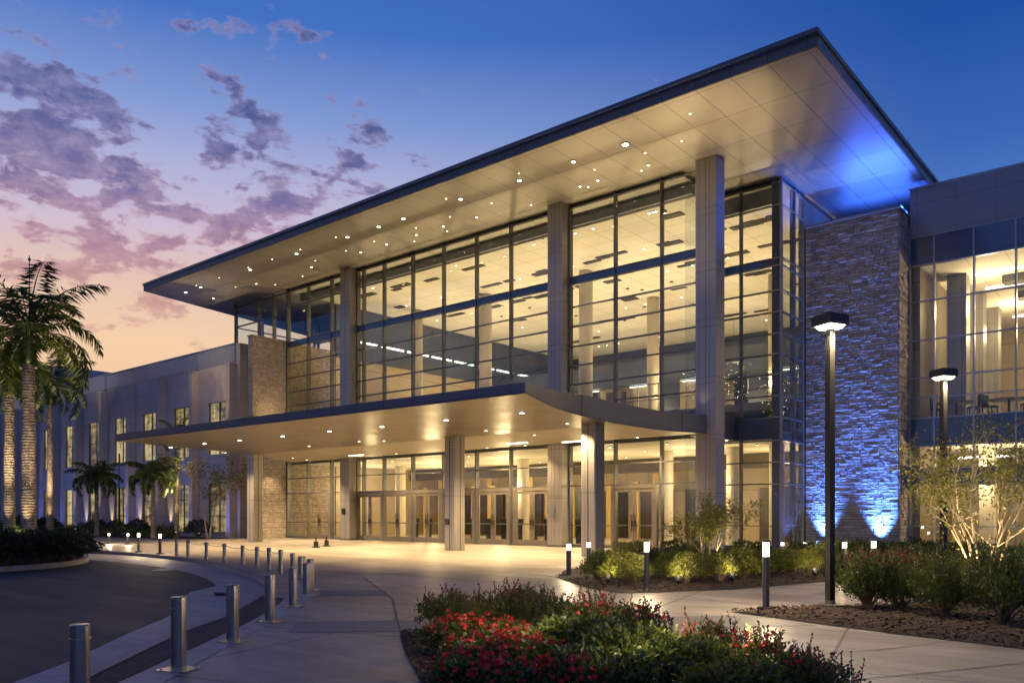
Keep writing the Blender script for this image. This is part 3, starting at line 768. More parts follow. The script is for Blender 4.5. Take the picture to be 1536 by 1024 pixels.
# pilasters of the main front
def pil(x0, x1, y0=31.4, y1=32.2):
    m = MB(); m.box(x0, x1, y0, y1, 0, SOF - .01, 0)
    m.box((x0 + x1) / 2 - .012, (x0 + x1) / 2 + .012, y0 - .003, y0 + .04, .02, SOF - .02, 1)
    for z in (2.45, 4.9, 7.3, 9.7, 12.1, 14.4): m.box(x0 - .003, x1 + .003, y0 - .003, y1 - .003, z, z + .014, 1)
    m.box(x0 - .03, x1 + .03, y0 - .03, y1 - .004, 0, .1, 1)
    return part(m, 'facade_pillar', ['pillar', 'mullion_dark'])
PA = pil(-40.1, -39.2); PB = pil(-24.15, -23.29); PC = pil(-16.28, -15.35)
plate(PA, -39.75, 31.4, 1.75, .28, .34); plate(PB, -23.85, 31.4, 1.75, .3, .42, 'mullion')

# ------------------------------------------------------------ curtain walls
ZS = [2.93, 3.9, 4.86, 5.9, 6.85, 7.8, 8.7, 9.62, 10.57, 11.52, 12.62, 12.96, 15.3, 16.3]
def cw_front(Y, x0, x1, xs, zs, z0=0.0, z1=SOF - .01, doors=None, spans=((12.63, 12.95),), gmat='glass', inner=.2, low=True, name='curtain_wall'):
    m = MB()
    for x in xs:
        m.box(x - .035, x + .035, Y - .07, Y + inner, z0, z1, 0)
    for z in zs:
        m.box(x0, x1, Y - .052, Y + .10, z - .028, z + .028, 0)
    zl = 1.05
    if low:
        segs = [(x0, x1)]
        if doors:
            segs = []; a = x0
            for d0, d1 in doors: 
                if d0 - a > .05: segs.append((a, d0))
                a = d1
            if x1 - a > .05: segs.append((a, x1))
        for a, b in segs:
            m.box(a, b, Y - .05, Y + .09, zl - .022, zl + .022, 0)
            m.box(a, b, Y - .055, Y + .11, 0, .14, 0)
    fr = part(m, name, ['mullion_dark'])
    gq = MB()
    zz = sorted([z0] + [s for sp in spans for s in sp] + [z1])
    for a, b in zip(zz[:-1], zz[1:]):
        if any(abs(a - s0) < 1e-6 for s0, s1 in spans): continue
        if doors and a < 2.9:
            x = x0
            for d0, d1 in doors:
                if d0 - x > .02: gq.quad((x, Y, a), (d0, Y, a), (d0, Y, 2.93), (x, Y, 2.93))
                x = d1
            if x1 - x > .02: gq.quad((x, Y, a), (x1, Y, a), (x1, Y, 2.93), (x, Y, 2.93))
            gq.quad((x0, Y, 2.93), (x1, Y, 2.93), (x1, Y, b), (x0, Y, b))
        else:
            gq.quad((x0, Y, a), (x1, Y, a), (x1, Y, b), (x0, Y, b))
    part(gq, 'glass', [gmat], fr)
    if spans:
        for a, b in spans:
            sq = MB(); sq.box(x0, x1, Y - .01, Y + .14, a + .002, b - .002)
            part(sq, 'spandrel', ['spandrel'], fr)
    return fr
YG = 32.0
# door leaf built once
m = MB()
LW, LH, ST = 1.06, 2.72, 0.13
for a, b, c, d in ((0, ST, .0, LH), (LW - ST, LW, .0, LH), (ST, LW - ST, .0, .27), (ST, LW - ST, LH - .15, LH)):
    m.box(a, b, -.03, .03, c, d)
leaf_me = m.mesh('entrance_door', ['door_metal'])
m = MB(); m.quad((ST, 0, .27), (LW - ST, 0, .27), (LW - ST, 0, LH - .15), (ST, 0, LH - .15)); leafg = m.mesh('glass', ['glass_door'])
m = MB(); m.tube([(0, -.09, .78), (0, -.09, 1.55)], .017, 8); m.tube([(0, -.09, .86), (0, -.02, .86)], .012, 6); m.tube([(0, -.09, 1.47), (0, -.02, 1.47)], .012, 6)
m.box(-.045, .045, -.034, -.028, 1.0, 1.25)
leafh = m.mesh('handle', ['handle'])
m = MB(); m.box(ST, LW - ST, .035, .075, 1.02, 1.08); leafb = m.mesh('push_bar', ['mullion'])
nd = 0
def door(x, side):
    d = inst('entrance_door', leaf_me, B_, (x + 30, YG - 32, 0.02))
    inst('glass', leafg, d); inst('handle', leafh, d, (LW - .065 if side < 0 else .065, 0, 0)); inst('push_bar', leafb, d)
def door_frame(x0, x1, nleaf):
    m = MB(); w = (x1 - x0)
    m.box(x0, x0 + .07, YG - .065, YG + .13, 0, 2.9); m.box(x1 - .07, x1, YG - .065, YG + .13, 0, 2.9)
    m.box(x0 + .07, x1 - .07, YG - .06, YG + .12, 2.76, 2.9)
    need = nleaf * LW + .02 * (nleaf - 1)
    gap = (w - .14 - need) / 2
    if gap > .02:
        m.box(x0 + .07, x0 + .07 + gap, YG - .045, YG + .1, 0, 2.76); m.box(x1 - .07 - gap, x1 - .07, YG - .045, YG + .1, 0, 2.76)
    part(m, 'door_frame', ['door_metal'])
    x = x0 + .07 + max(gap, 0)
    for i in range(nleaf):
        door(x, -1 if i % 2 == 0 else 1); x += LW + .02
# left bay
xL0, xL1 = -46.5, -40.1
xs = [xy(432, YG), xy(462, YG), xy(497, YG)]
dl = [(xs[1] + .03, xs[1] + 2.42), ]
cw_front(YG, xL0, xL1, [xL0 + .05] + xs + [xL1 - .03], ZS, doors=dl)
door_frame(dl[0][0], dl[0][1], 2)
# bay one: mullions seen at these columns
xs = [xy(p, YG) for p in (545, 575.6, 618.6, 664.8, 714.3, 765.8)]
b0, b1 = -39.2, -24.15
edges = [b0] + xs[1:] + [b1]
dd = []
for a, b in zip(edges[:-1], edges[1:]):
    w = min(b - a - .08, 2.45); c = (a + b) / 2
    dd.append((c - w / 2, c + w / 2))
cw_front(YG, b0, b1, xs + [b0 + .03, b1 - .04], ZS, doors=dd)
for d0, d1 in dd: door_frame(d0, d1, 2)
# bay two
xs = [xy(922.5, YG), xy(992, YG)]
b0, b1 = -23.29, -16.28
dd = [(xy(917, YG), xy(917, YG) + 2.42)]
cw_front(YG, b0, b1, [x for x in xs] + [b0 + .04, b1 - .03], ZS, doors=dd)
door_frame(dd[0][0], dd[0][1], 2)
# recessed right bay and the glass corner
YR = 35.4; XC = -14.17
cw_front(YR, -17.2, XC - .42, [xy(1111, YR), -17.1], ZS, spans=((4.95, 5.85), (12.63, 12.95)), inner=.2)
m = MB(); m.box(XC - .42, XC - .06, YR - .04, YR + .3, 0, SOF - .01); cp = part(m, 'corner_post', ['spandrel'])
m = MB()
for z in ZS: m.box(XC - .44, XC + .07, YR - .07, YR - .042, z - .025, z + .025)
m.box(XC - .06, XC + .05, YR - .06, YR + .05, 0, SOF - .01)
part(m, 'mullion', ['mullion'], cp)
def cw_side(X, y0, y1, ys, zs, z0, z1, gmat='glass_side', spans=()):
    m = MB()
    for y in ys: m.box(X - .2, X + .06, y - .03, y + .03, z0, z1)
    for z in zs:
        if z0 < z < z1: m.box(X - .1, X + .05, y0, y1, z - .028, z + .028)
    fr = part(m, 'curtain_wall', ['mullion'])
    q = MB(); q.quad((X, y0, z0), (X, y1, z0), (X, y1, z1), (X, y0, z1)); part(q, 'glass', [gmat], fr)
    return fr
cw_side(XC, YR + .05, 38.0, [36.9, 37.97], ZS + [1.05], 0, SOF - .01)
m = MB(); m.quad((-17.2, 32.2, 0), (-17.2, 35.4, 0), (-17.2, 35.4, SOF), (-17.2, 32.2, SOF)); part(m, 'glass', ['glass'])
# glass box over the left wing
XB = -52.8
cw_front(YG, XB, -46.5, [XB + .05, xy(388, YG), xy(410.4, YG)], [14.9, 16.3], z0=12.9, spans=(), low=False)
cw_side(XB, YG, 39.0, [34.3, 36.6, 38.9], [14.9], 12.9, SOF - .01, gmat='glass')
m = MB(); m.quad((XB, 39, 12.9), (-46.5, 39, 12.9), (-46.5, 39, SOF), (XB, 39, SOF)); part(m, 'glass', ['glass'])
m = MB()
for x in (XB + .3, -50.6, -48.4): m.box(x - .05, x + .05, 38.9, 39.1, 12.9, SOF)
m.box(XB, -46.5, 38.92, 39.08, 14.8, 15.6)
part(m, 'mullion', ['mullion'])

# ------------------------------------------------------------ stone walls
def stone_face(m, origin, ux, n, W, Hh, rr, hmin=.09, hmax=.24, wmin=.22, wmax=.75, relief=.07):
    """ledge stone blocks on a plane: origin lower corner, ux along the wall, n outward"""
    o = Vector(origin); ux = Vector(ux); n = Vector(n); up = Vector((0, 0, 1))
    z = 0.0
    while z < Hh - .01:
        h = min(rr.uniform(hmin, hmax), Hh - z)
        if Hh - z - h < .06: h = Hh - z
        x = 0.0
        while x < W - .005:
            w = min(rr.uniform(wmin, wmax), W - x)
            if W - x - w < .12: w = W - x
            gp_ = .009
            d0 = rr.uniform(.012, relief); d = [d0 + rr.uniform(-.010, .010) for _ in range(4)]
            dm = d0 + rr.uniform(.0, .02)
            a = [(x + gp_, z + gp_), (x + w - gp_, z + gp_), (x + w - gp_, z + h - gp_), (x + gp_, z + h - gp_)]
            i = len(m.v)
            for (u, v) in a: m.v.append(tuple(o + ux * u + up * v))
            for (u, v), dd_ in zip(a, d): m.v.append(tuple(o + ux * u + up * v + n * dd_))
            cx_, cz_ = x + w * rr.uniform(.35, .65), z + h * rr.uniform(.35, .65)
            m.v.append(tuple(o + ux * cx_ + up * cz_ + n * dm))
            for k in range(4):
                k2 = (k + 1) % 4
                m.f.append((i + k, i + k2, i + 4 + k2, i + 4 + k)); m.m.append(1)
                m.f.append((i + 4 + k, i + 4 + k2, i + 8)); m.m.append(1)
            x += w
        z += h
rr = random.Random(11)
TX0, TX1, TY, TZ = -14.1, -10.0, 38.1, 14.9
m = MB(); m.box(TX0, TX1 - .05, TY + .05, 39.7, 0, TZ, 0)
stone_face(m, (TX0, TY + .052, 0), (1, 0, 0), (0, -1, 0), TX1 - .05 - TX0, TZ, rr, .085, .17, .20, .52, relief=.055)
stone_face(m, (TX1 - .052, TY + .05, 0), (0, 1, 0), (1, 0, 0), 1.5, TZ, rr)
tower = part(m, 'stone_tower', ['stone_mortar', 'stone'])
m = MB(); m.box(TX0 - .02, TX1 + .08, TY - .1, 39.62, TZ + .004, TZ + .1); part(m, 'coping', ['wing_top'], tower)
m = MB(); FX = -46.5
m.box(FX - .5, FX - .01, 29.45, 36.0, 0, 13.0, 0)
stone_face(m, (FX - .012, 29.45, 0), (0, 1, 0), (1, 0, 0), 6.5, 13.0, rr, .05, .14, .09, .3, .06)
stone_face(m, (FX - .5, 29.452, 0), (1, 0, 0), (0, -1, 0), .5, 13.0, rr, .07, .2, .12, .3, .05)
fin = part(m, 'stone_wall', ['stone_mortar', 'stone'])
m = MB(); m.box(FX - .54, FX + .07, 29.36, 31.9, 13.004, 13.08); part(m, 'coping', ['wing_top'], fin)
lamp('stone_downlight', 'SPOT', (FX + .9, 30.6, CZ - .1), 260, WARM, (FX, 30.7, 1.5), .05, 70, .8)
lamp('stone_wash', 'SPOT', (FX + 1.6, 30.3, 6.2), 500, WARM, (FX, 30.7, 10.5), .1, 75, 1.0)

# ------------------------------------------------------------ left wing
WY = 29.8; WT = 12.9
pit = 4.8; px0 = -49.15
wins = []
m = MB()
nb = 11
for i in range(nb):
    xr = px0 - pit * i; xl = xr - pit
    xc = (xl + xr) / 2 + .15; a, b = xc - 1.2, xc + 1.12
    m.box(xl, a, WY, WY + .5, 0, 11.7); m.box(b, xr, WY, WY + .5, 0, 11.7)
    m.box(a, b, WY, WY + .5, 3.7, 5.62); m.box(a, b, WY, WY + .5, 9.25, 11.7); m.box(a, b, WY, WY + .5, 0, .3)
    m.box(a, b, WY + .03, WY + .5, 10.2, 10.9, 0)
    wins.append((a, b))
wall = part(m, 'wing_wall', ['wing'])
m = MB()
for i in range(nb):
    xr = px0 - pit * i
    m.box(xr - pit + .012, xr - .0, WY - .02 - .004 * (i % 2), WY + .5, 11.71, WT - (.05 if i % 2 else 0))
    m.box(xr - pit + .012, xr, WY - .06, WY + .5, WT + .003, WT + .07, 1)
par = part(m, 'parapet', ['wing_top', 'mullion'])
m = MB(); m.box(px0 - pit * nb, px0, WY + .6, 60, 12.3, 12.5); part(m, 'wing_roof', ['roof_top'])
for i in range(nb + 1):
    xr = px0 - pit * i
    m = MB(); m.box(xr - .23, xr + .23, WY - .55, WY - .004, 0, 11.45); m.box(xr - .26, xr + .26, WY - .58, WY - .006, 11.453, 11.55)
    part(m, 'wing_pilaster', ['wing'])
def window(a, b, z0, z1, rows):
    m = MB(); y = WY + .13; fw = .05
    m.box(a, a + fw, y - .04, y + .04, z0, z1); m.box(b - fw, b, y - .04, y + .04, z0, z1)
    m.box(a + fw, b - fw, y - .04, y + .04, z0, z0 + fw); m.box(a + fw, b - fw, y - .04, y + .04, z1 - fw, z1)
    xc = a + (b - a) * .58
    m.box(xc - .03, xc + .03, y - .045, y + .045, z0 + fw, z1 - fw)
    for r in range(1, rows):
        z = z0 + (z1 - z0) * r / rows; m.box(a + fw, b - fw, y - .035, y + .035, z - .025, z + .025)
    w = part(m, 'wing_window', ['mullion_dark'])
    g_ = MB(); g_.quad((a + fw, y, z0 + fw), (b - fw, y, z0 + fw), (b - fw, y, z1 - fw), (a + fw, y, z1 - fw)); part(g_, 'glass', ['glass_door'], w)
    g_ = MB(); g_.quad((a, y + .1, z0), (b, y + .1, z0), (b, y + .1, z1), (a, y + .1, z1)); part(g_, 'lit_blind', ['litroom'], w)
for a, b in wins:
    window(a, b, 5.62, 9.25, 2); window(a, b, .3, 3.7, 3)
# recessed corner window beside the stone wall
m = MB(); m.box(-49.14, -48.6, WY + .02, WY + 1.0, 0, WT); m.box(-48.6, FX - .5, WY + .9, WY + 1.2, 11.4, WT); part(m, 'wing_return', ['wing'])
m = MB()
for x in (-48.55, FX - .55): m.box(x - .04, x + .04, WY + .84, WY + .96, 0, 11.4)
for z in (.15, 1.05, 2.93, 3.9, 5.6, 7.6, 9.6, 11.3): m.box(-48.55, FX - .55, WY + .86, WY + .94, z - .03, z + .03)
cwn = part(m, 'curtain_wall', ['mullion_dark'])
m = MB(); m.quad((-48.55, WY + .9, 0), (FX - .5, WY + .9, 0), (FX - .5, WY + .9, 11.4), (-48.55, WY + .9, 11.4)); part(m, 'glass', ['glass_door'], cwn)
m = MB(); m.quad((-49.2, WY + 1.9, 0), (FX - .5, WY + 1.9, 0), (FX - .5, WY + 1.9, 11.4), (-49.2, WY + 1.9, 11.4)); part(m, 'lit_blind', ['litroom'], cwn)
m = MB(); m.box(-120, -88, 33.5, 62, 0, 16.5); part(m, 'rooftop_block', ['wing_top'])
# wall washers of the wing, warm at the left of each window and blue at the right
for i, (a, b) in enumerate(wins[:8]):
    lamp('wing_blue_uplight', 'SPOT', (b + .22, WY - .4, .25), 700, BLUE, (b + .2, WY + .2, 3.4), .05, 62, .8)
    lamp('pilaster_uplight', 'SPOT', (px0 - pit * i - .3, WY - 1.35, .3), 420 if i > 2 else 200, WARM2, (px0 - pit * i, WY - .55, 5.5), .05, 34, .9)
    if i in (1, 2, 3, 4): lamp('wing_warm_uplight', 'SPOT', (a - .35, WY - .3, .25), 420, WARM2, (a - .33, WY + .1, 4.0), .04, 34, .8)
    lamp('wing_glow', 'SPOT', (b + 1.2, WY - 2.6, .3), 230, (0.22, 0.25, 1.0), (b + .8, WY, 2.4), .1, 95, 1.0)

# ------------------------------------------------------------ right wing
YW = 39.6
xw = [-9.94, -8.95, -7.4, -5.85, -4.3, -2.75, -1.2, .35, 1.9, 3.45, 5.0]
zw = [1.05, 2.86, 3.6, 4.58, 5.84, 6.75, 7.64, 9.31, 11.04, 12.64, 13.91]
m = MB(); m.box(-9.94, 5, YW - .02, YW + .4, 13.94, 16.05); m.box(-9.98, 5.05, YW - .07, YW + .5, 16.053, 16.15, 1)
part(m, 'wing_fascia', ['fascia_panel', 'mullion'])
m = MB(); m.box(-9.5, 5, YW + .5, 62, 15.2, 15.4); part(m, 'wing_roof', ['roof_top'])
m = MB()
for x in xw: m.box(x - .032, x + .032, YW - .06, YW + .2, 0, 13.93)
for z in zw: m.box(-9.94, 5, YW - .045, YW + .1, z - .027, z + .027)
m.box(-9.94, 5, YW - .05, YW + .1, 0, .12)
rw = part(m, 'curtain_wall', ['mullion'])
m = MB()
for a, b in ((0, 2.86), (3.6, 4.58), (5.84, 12.64)): m.quad((-9.94, YW, a), (5, YW, a), (5, YW, b), (-9.94, YW, b))
part(m, 'glass', ['glass'], rw)
for a, b in ((2.87, 3.59), (4.59, 5.83), (12.65, 13.9)):
    m = MB(); m.box(-9.94, 5, YW - .012, YW + .12, a, b); part(m, 'spandrel', ['spandrel'], rw)

# ------------------------------------------------------------ interior of the main hall
m = MB(); m.box(-46.5, XC, 32.15, 64, -.1, .012); part(m, 'lobby_floor', ['lobby_floor'])
m = MB(); m.box(-46.4, -17.25, 32.3, 35.5, 4.92, 5.3, 0); m.box(-46.4, XC - .1, 35.5, 64, 4.921, 5.301, 0); part(m, 'upper_floor', ['lobby_ceiling'])
m = MB(); m.poly([(-46.4, 32.1, 16.34), (-46.4, 64, 16.34), (XC - .05, 64, 16.34), (XC - .05, 35.45, 16.34), (-17.25, 35.45, 16.34), (-17.25, 32.1, 16.34)]); part(m, 'hall_ceiling', ['white_ceiling'])
m = MB(); m.box(-46.4, -17.3, 33.0, 33.35, 15.85, 16.3); m.box(-17.2, XC - .5, 35.9, 36.2, 15.6, 16.3); part(m, 'hall_beam', ['beam'])
m = MB(); m.box(-46.4, XC, 63.6, 64, 5.3, 16.3); part(m, 'back_wall', ['blue_wall'])
m = MB(); m.box(-46.4, XC, 46.0, 46.3, 0, 4.92); part(m, 'lobby_wall', ['lobby_wall'])
m = MB(); m.box(XC - .04, XC - .02, 38.2, 64, 0, 16.3); part(m, 'side_wall', ['lobby_wall'])
# left interior wall: stone below, dark band with a light strip above
m = MB(); m.box(-46.9, -46.45, 36.01, 63, 0, 12.6, 1); m.box(-46.9, -46.4, 36.01, 63, 12.6, 16.3, 0); part(m, 'side_wall', ['blue_wall', 'lobby_wall'])
m = MB()
for k in range(9): m.box(-46.38, -46.3, 37.5 + k * 2.6, 39.7 + k * 2.6, 13.9, 14.02)
part(m, 'light_strip', ['strip'])
# upper gallery: rear rooms with warm openings
m = MB()
for (a, b) in ((-44, -38), (-36.6, -31), (-29.4, -25.5), (-20.5, -14.3)):
    m.box(a, b, 54.2, 54.4, 5.3, 11.4, 0)
part(m, 'gallery_wall', ['lobby_wall'])
m = MB(); m.box(-46.4, XC - .1, 53.6, 54.6, 11.4, 13.2, 0); m.box(-31, -29.4, 54.2, 54.5, 5.3, 11.4); m.box(-25.5, -20.5, 54.2, 54.5, 5.3, 11.4)
part(m, 'gallery_front', ['blue_wall'])
m = MB()
for z in (9.9, 8.9): m.box(-46.3, XC - .2, 46.0, 46.05, z, z + .05)
for x in np.arange(-46, -14.5, 1.5): m.box(x, x + .05, 46.0, 46.05, 8.2, 9.9)
m.box(-46.3, XC - .2, 46.1, 53.5, 7.7, 8.15)
part(m, 'gallery_rail', ['mullion_dark'])
m = MB()
for x in (-41, -35, -26, -19.5): m.box(x, x + 1.5, 52.9, 53.4, 8.16, 10.9)
part(m, 'gallery_kiosk', ['lobby_dark'])
m = MB()
for x in (-44, -38, -33.5, -29, -22, -18): m.box(x, x + 1.7, 53.9, 53.98, 11.25, 11.37)
part(m, 'light_strip', ['strip'])
col_me = MB(); col_me.lathe([(.42, 0), (.42, 11.0)], 18); colm = col_me.mesh('hall_column', ['column_plaster'])
for x, y in ((-36.8, 41), (-28.6, 41), (-20.6, 41), (-36.8, 49), (-28.6, 49), (-20.0, 49), (-43.5, 41)):
    o = inst('hall_column', colm, B_, (x + 30, y - 32, 5.3)); 
    for p in o.data.polygons: p.use_smooth = abs(p.normal.z) < .5
# ceiling vents and small fittings
rv = random.Random(5)
vm = MB(); vm.box(-.55, .55, -.22, .22, -.05, 0); vme = vm.mesh('ceiling_vent', ['vent'])
vm = MB(); vm.lathe([(.1, 0), (.12, -.05)], 10); vsm = vm.mesh('ceiling_fitting', ['vent'])
for k in range(66):
    x = rv.uniform(-44, -15.5); y = rv.choice([36, 39.5, 43.5, 48, 52.5, 57]) + rv.uniform(-.25, .25)
    inst('ceiling_vent', vme, B_, (x + 30, y - 32, 16.335), 0, (rv.choice([.7, 1, 1.5]), rv.choice([.8, 1.2]), 1))
for k in range(26):
    inst('ceiling_fitting', vsm, B_, (rv.uniform(-44, -15) + 30, rv.uniform(33.5, 60) - 32, 16.335))
dlm = dl_mesh(.07, 'lamp_warm')
for k in range(44):
    inst('ceiling_light', dlm, B_, (rv.uniform(-45, -15) + 30, rv.choice([35, 39.5, 44, 50, 55, 60]) - 32, 16.333))
# hall light: unseen spots added to light the ceiling, plus unseen gallery points
for x in (-43, -37, -31, -25, -19.5):
    for y in (36.5, 43, 50, 57.5):
        lamp('hall_ceiling_fill', 'SPOT', (x, y, 8.2), 1120 if y < 55 else 1000, WARM, (x, y, 16), .3, 150, 1.0)
for x in (-42, -34, -26, -20, -16):
    lamp('gallery_fill', 'POINT', (x, 48.5, 9.6), 420, WARM, None, .3)
# lobby ground floor
for i, x in enumerate((-44.5, -41.5, -38.5, -35.2, -32, -28.8, -25.6, -22.4, -19.2, -16.2)):
    lamp('lobby_lamp', 'POINT', (x, 37.5 + (i % 2) * 3.4, 3.1), 330, WARM, None, .4)
    for y in (34.2, 37.5, 40.8): inst('ceiling_light', dlm, B_, (x + 30, y - 32, 4.91))
m = MB(); 
for k, x in enumerate(np.arange(-45.6, -15, 1.15)):
    if k % 4 == 3 or x > -22.5: continue
    m.box(x, x + .42, 43.6 + .5 * (k % 3), 43.75 + .5 * (k % 3), .02, 3.6 + .5 * (k % 2), 0)
part(m, 'wood_screen', ['wood'])
m = MB()
for x in (-45, -41.6, -38, -34.6, -31, -27.6, -24.4, -19.6): m.box(x, x + 2.3, 45.7, 45.95, .02, 3.1)
part(m, 'dark_opening', ['lobby_dark'])
m = MB(); m.box(-46.3, XC - .2, 42.9, 43.3, 4.1, 4.9); part(m, 'lobby_bulkhead', ['lobby_dark'])
lc = MB(); lc.lathe([(.36, .012), (.36, 4.9)], 16); lcm = lc.mesh('lobby_column', ['column_plaster'])
for x in (-42.4, -36.8, -31.4, -26.4, -21.6, -17.8, -15.6): inst('lobby_column', lcm, B_, (x + 30, 38.4 - 32, 0))
# turnstile like black stands just inside the doors
st = MB(); st.box(-.16, .16, -.1, .1, 0, .95); st.box(-.2, .2, -.14, .14, .95, 1.3); stm = st.mesh('lobby_stand', ['handle'])
for x in np.arange(-38, -24.5, 1.15): inst('lobby_stand', stm, B_, (x + 30, 36 - 32 + .3 * math.sin(x * 5), .012))

# right wing interior
m = MB(); m.box(-9.6, 5, YW + .3, 60, 4.8, 5.8); m.box(-9.6, 5, YW + .3, 60, -.1, .01); part(m, 'wing_floor', ['lobby_floor'])
m = MB(); m.box(-9.6, 5, YW + .3, 60, 12.66, 12.9); m.box(-9.6, 5, YW + .3, 60, 4.62, 4.79); part(m, 'wing_ceiling', ['white_ceiling'])
m = MB(); m.box(-9.9, -9.6, YW + .3, 60, 0, 13.9); m.box(5, 5.3, YW + .02, 60, 0, 16); m.box(-9.6, 5, 58, 58.3, 5.8, 12.66); m.box(-9.6, 5, 46, 46.3, 0, 4.62); part(m, 'wing_inner_wall', ['lobby_wall'])
wc = MB(); wc.box(-.4, .4, -.4, .4, 0, 6.84); wcm = wc.mesh('wing_column', ['wing_top'])
wc2 = MB(); wc2.box(-.3, .3, -.3, .3, 0, 4.6); wcm2 = wc2.mesh('wing_column', ['column_plaster'])
for x in (-8.6, -3.2, 2.2):
    for y in (42.6, 46.5, 50.5): inst('wing_column', wcm, B_, (x + 30, y - 32, 5.81))
    inst('wing_column', wcm2, B_, (x + 31.2, 42.6 - 32, .012))
m = MB()
for y in (42.5, 45.5, 49, 53): 
    for x in (-8, -4.5, -1, 2.4): m.box(x, x + 2.1, y, y + .14, 12.56, 12.63)
for x in (-8.8, -5.6, -2.4, .8): m.box(x, x + 2.6, 43.4, 43.5, 4.2, 4.3)
part(m, 'light_strip', ['strip'])
m = MB()
for y in (43.6, 47.2, 51): 
    for x in (-7, -2.8, 1.6): m.box(x, x + 1.7, y, y + .8, 12.3, 12.62); m.box(x + .3, x + 3.0, y + 1.4, y + 1.65, 12.2, 12.4)
part(m, 'ceiling_duct', ['vent'])
for x in (-7.5, -4.5, -1, 3):
    lamp('wing_lamp', 'POINT', (x, 43.0, 11.2), 360, WARM, None, .25); lamp('wing_lamp', 'POINT', (x, 50, 11.2), 360, WARM, None, .25)
    lamp('wing_lower_lamp', 'POINT', (x, 41.6, 3.4), 330, WARM, None, .15)

# wall behind the tower, under the roof
m = MB(); m.box(-14.1, -9.3, 45, 45.3, 14.5, SOF - .01); part(m, 'clerestory_wall', ['wing_top'])
m = MB(); m.box(-46.6, XC, 64, 64.3, 0, 16.4); part(m, 'rear_wall', ['wing'])

# ------------------------------------------------------------ chandeliers (hang in the hall)
ch = MB(); rc = random.Random(2)
ch.tube([(0, 0, 0), (0, 0, 3.2)], .015, 6, 0)
for k in range(5):
    ch.tube([(0.95 * math.cos(a), .95 * math.sin(a), .5 + k * .0) for a in np.linspace(0, 2 * math.pi, 17)], .02, 5, 0) if k == 0 else None
chf = ch.mesh('frame', ['mullion_dark'])
cb = MB()
for k in range(60):
    a = rc.uniform(0, 6.28); r = rc.uniform(.1, .98); z = rc.uniform(-1.5, .6); s_ = rc.uniform(.006, .014)
    cb.lathe([(s_ * .3, z - s_), (s_, z), (s_ * .3, z + s_)], 6, 0, (r * math.cos(a), r * math.sin(a)))
cbm = cb.mesh('bulbs', ['spark'])
for i, (x, y, z, lab) in enumerate(((-15.9, 39.4, 7.9, 'sparkling chandelier behind the tall glass beside the stone tower'), (-20.4, 44, 9.6, 'sparkling chandelier behind the upper glass left of the right facade pillar'), (-24.2, 47, 10.0, 'sparkling chandelier behind the upper glass just right of the middle facade pillar'))):
    c_ = thing('chandelier', lab, 'chandelier', (x, y, z), group='chandeliers in the hall')
    inst('frame', chf, c_); inst('bulbs', cbm, c_)

# ------------------------------------------------------------ dining furniture in the right wing
tm = MB(); tm.lathe([(.75, .70), (.78, .74)], 18); tm_top = tm.mesh('tabletop', ['cloth'])
tm = MB(); tm.lathe([(.3, 0), (.05, .05), (.05, .7)], 12); tm_leg = tm.mesh('pedestal', ['handle'])
sm_ = MB(); sm_.box(-.23, .23, -.23, .23, .42, .48); s_seat = sm_.mesh('seat', ['chair'])
sm_ = MB(); sm_.box(-.23, .23, .19, .24, .48, 1.0); s_back = sm_.mesh('backrest', ['chair'])
sm_ = MB()
for sx_ in (-.2, .2):
    for sy_ in (-.2, .2): sm_.box(sx_ - .02, sx_ + .02, sy_ - .02, sy_ + .02, 0, .42)
s_leg = sm_.mesh('legs', ['handle'])
tabs = [(-8.3, 40.7), (-6.3, 40.9), (-4.4, 40.8)]
names = ['nearest the stone tower', 'behind the shorter lamp post', 'nearest the right edge of the view']
for i, (x, y) in enumerate(tabs):
    tb = thing('dining_table', 'round dining table upstairs in the right glass wing, ' + names[i], 'table', (x, y, 5.81), group='tables in the right wing')
    inst('tabletop', tm_top, tb); inst('pedestal', tm_leg, tb)
    for k, (dx, dy, rz) in enumerate(((-.7, -.15, 1.2), (.7, -.1, -1.2))):
        c_ = thing('dining_chair', 'dark dining chair %s of the upstairs table %s' % (('left', 'right')[k], names[i]), 'chair', (x + dx, y + dy, 5.81), rz, 'chairs in the right wing')
        inst('seat', s_seat, c_); inst('backrest', s_back, c_); inst('legs', s_leg, c_)

# ================================================================== blue floods
def spotlight(loc, target, label, cat='spotlight', lens='lamp_blue', group=None, sc=1.0):
    t_ = thing('ground_spotlight', label, cat, loc, group=group, sc=sc)
    m = MB(); m.tube([(0, 0, -.02), (0, 0, .1)], .02, 6); m.box(-.06, .06, -.06, .06, -.02, .02); m.build('stake', 'black_metal', t_)
    d = (Vector(target) - Vector(loc)).normalized()
    a = Vector((0, 0, .14)); b = a + d * .16
    m = MB(); m.tube([a - d * .03, b], [.06, .085], 12, 0)
    h = m.build('lamp_head', 'black_metal', t_)
    m = MB(); m.tube([b + d * .002, b + d * .006], [.075, .07], 12, 0); m.build('lens', lens, h)
    return t_
for x, lab, P_ in ((-13.2, 'blue ground floodlight at the foot of the stone tower behind the tall lamp post', 4200), (-10.75, 'blue ground floodlight at the right foot of the stone tower', 6400)):
    spotlight((x, TY - .95, .05), (x, TY, 6), lab, group='blue floodlights at the stone tower')
    lamp('tower_blue_flood', 'SPOT', (x, TY - .42, .12), P_, BLUE, (x, TY + .3, 3.6), .08, 62, 1.0)
    lamp('tower_blue_flood', 'SPOT', (x, TY - 1.0, .2), P_ * 1.15, BLUE, (x + .1, TY + .2, 7.0), .1, 52, 1.0)
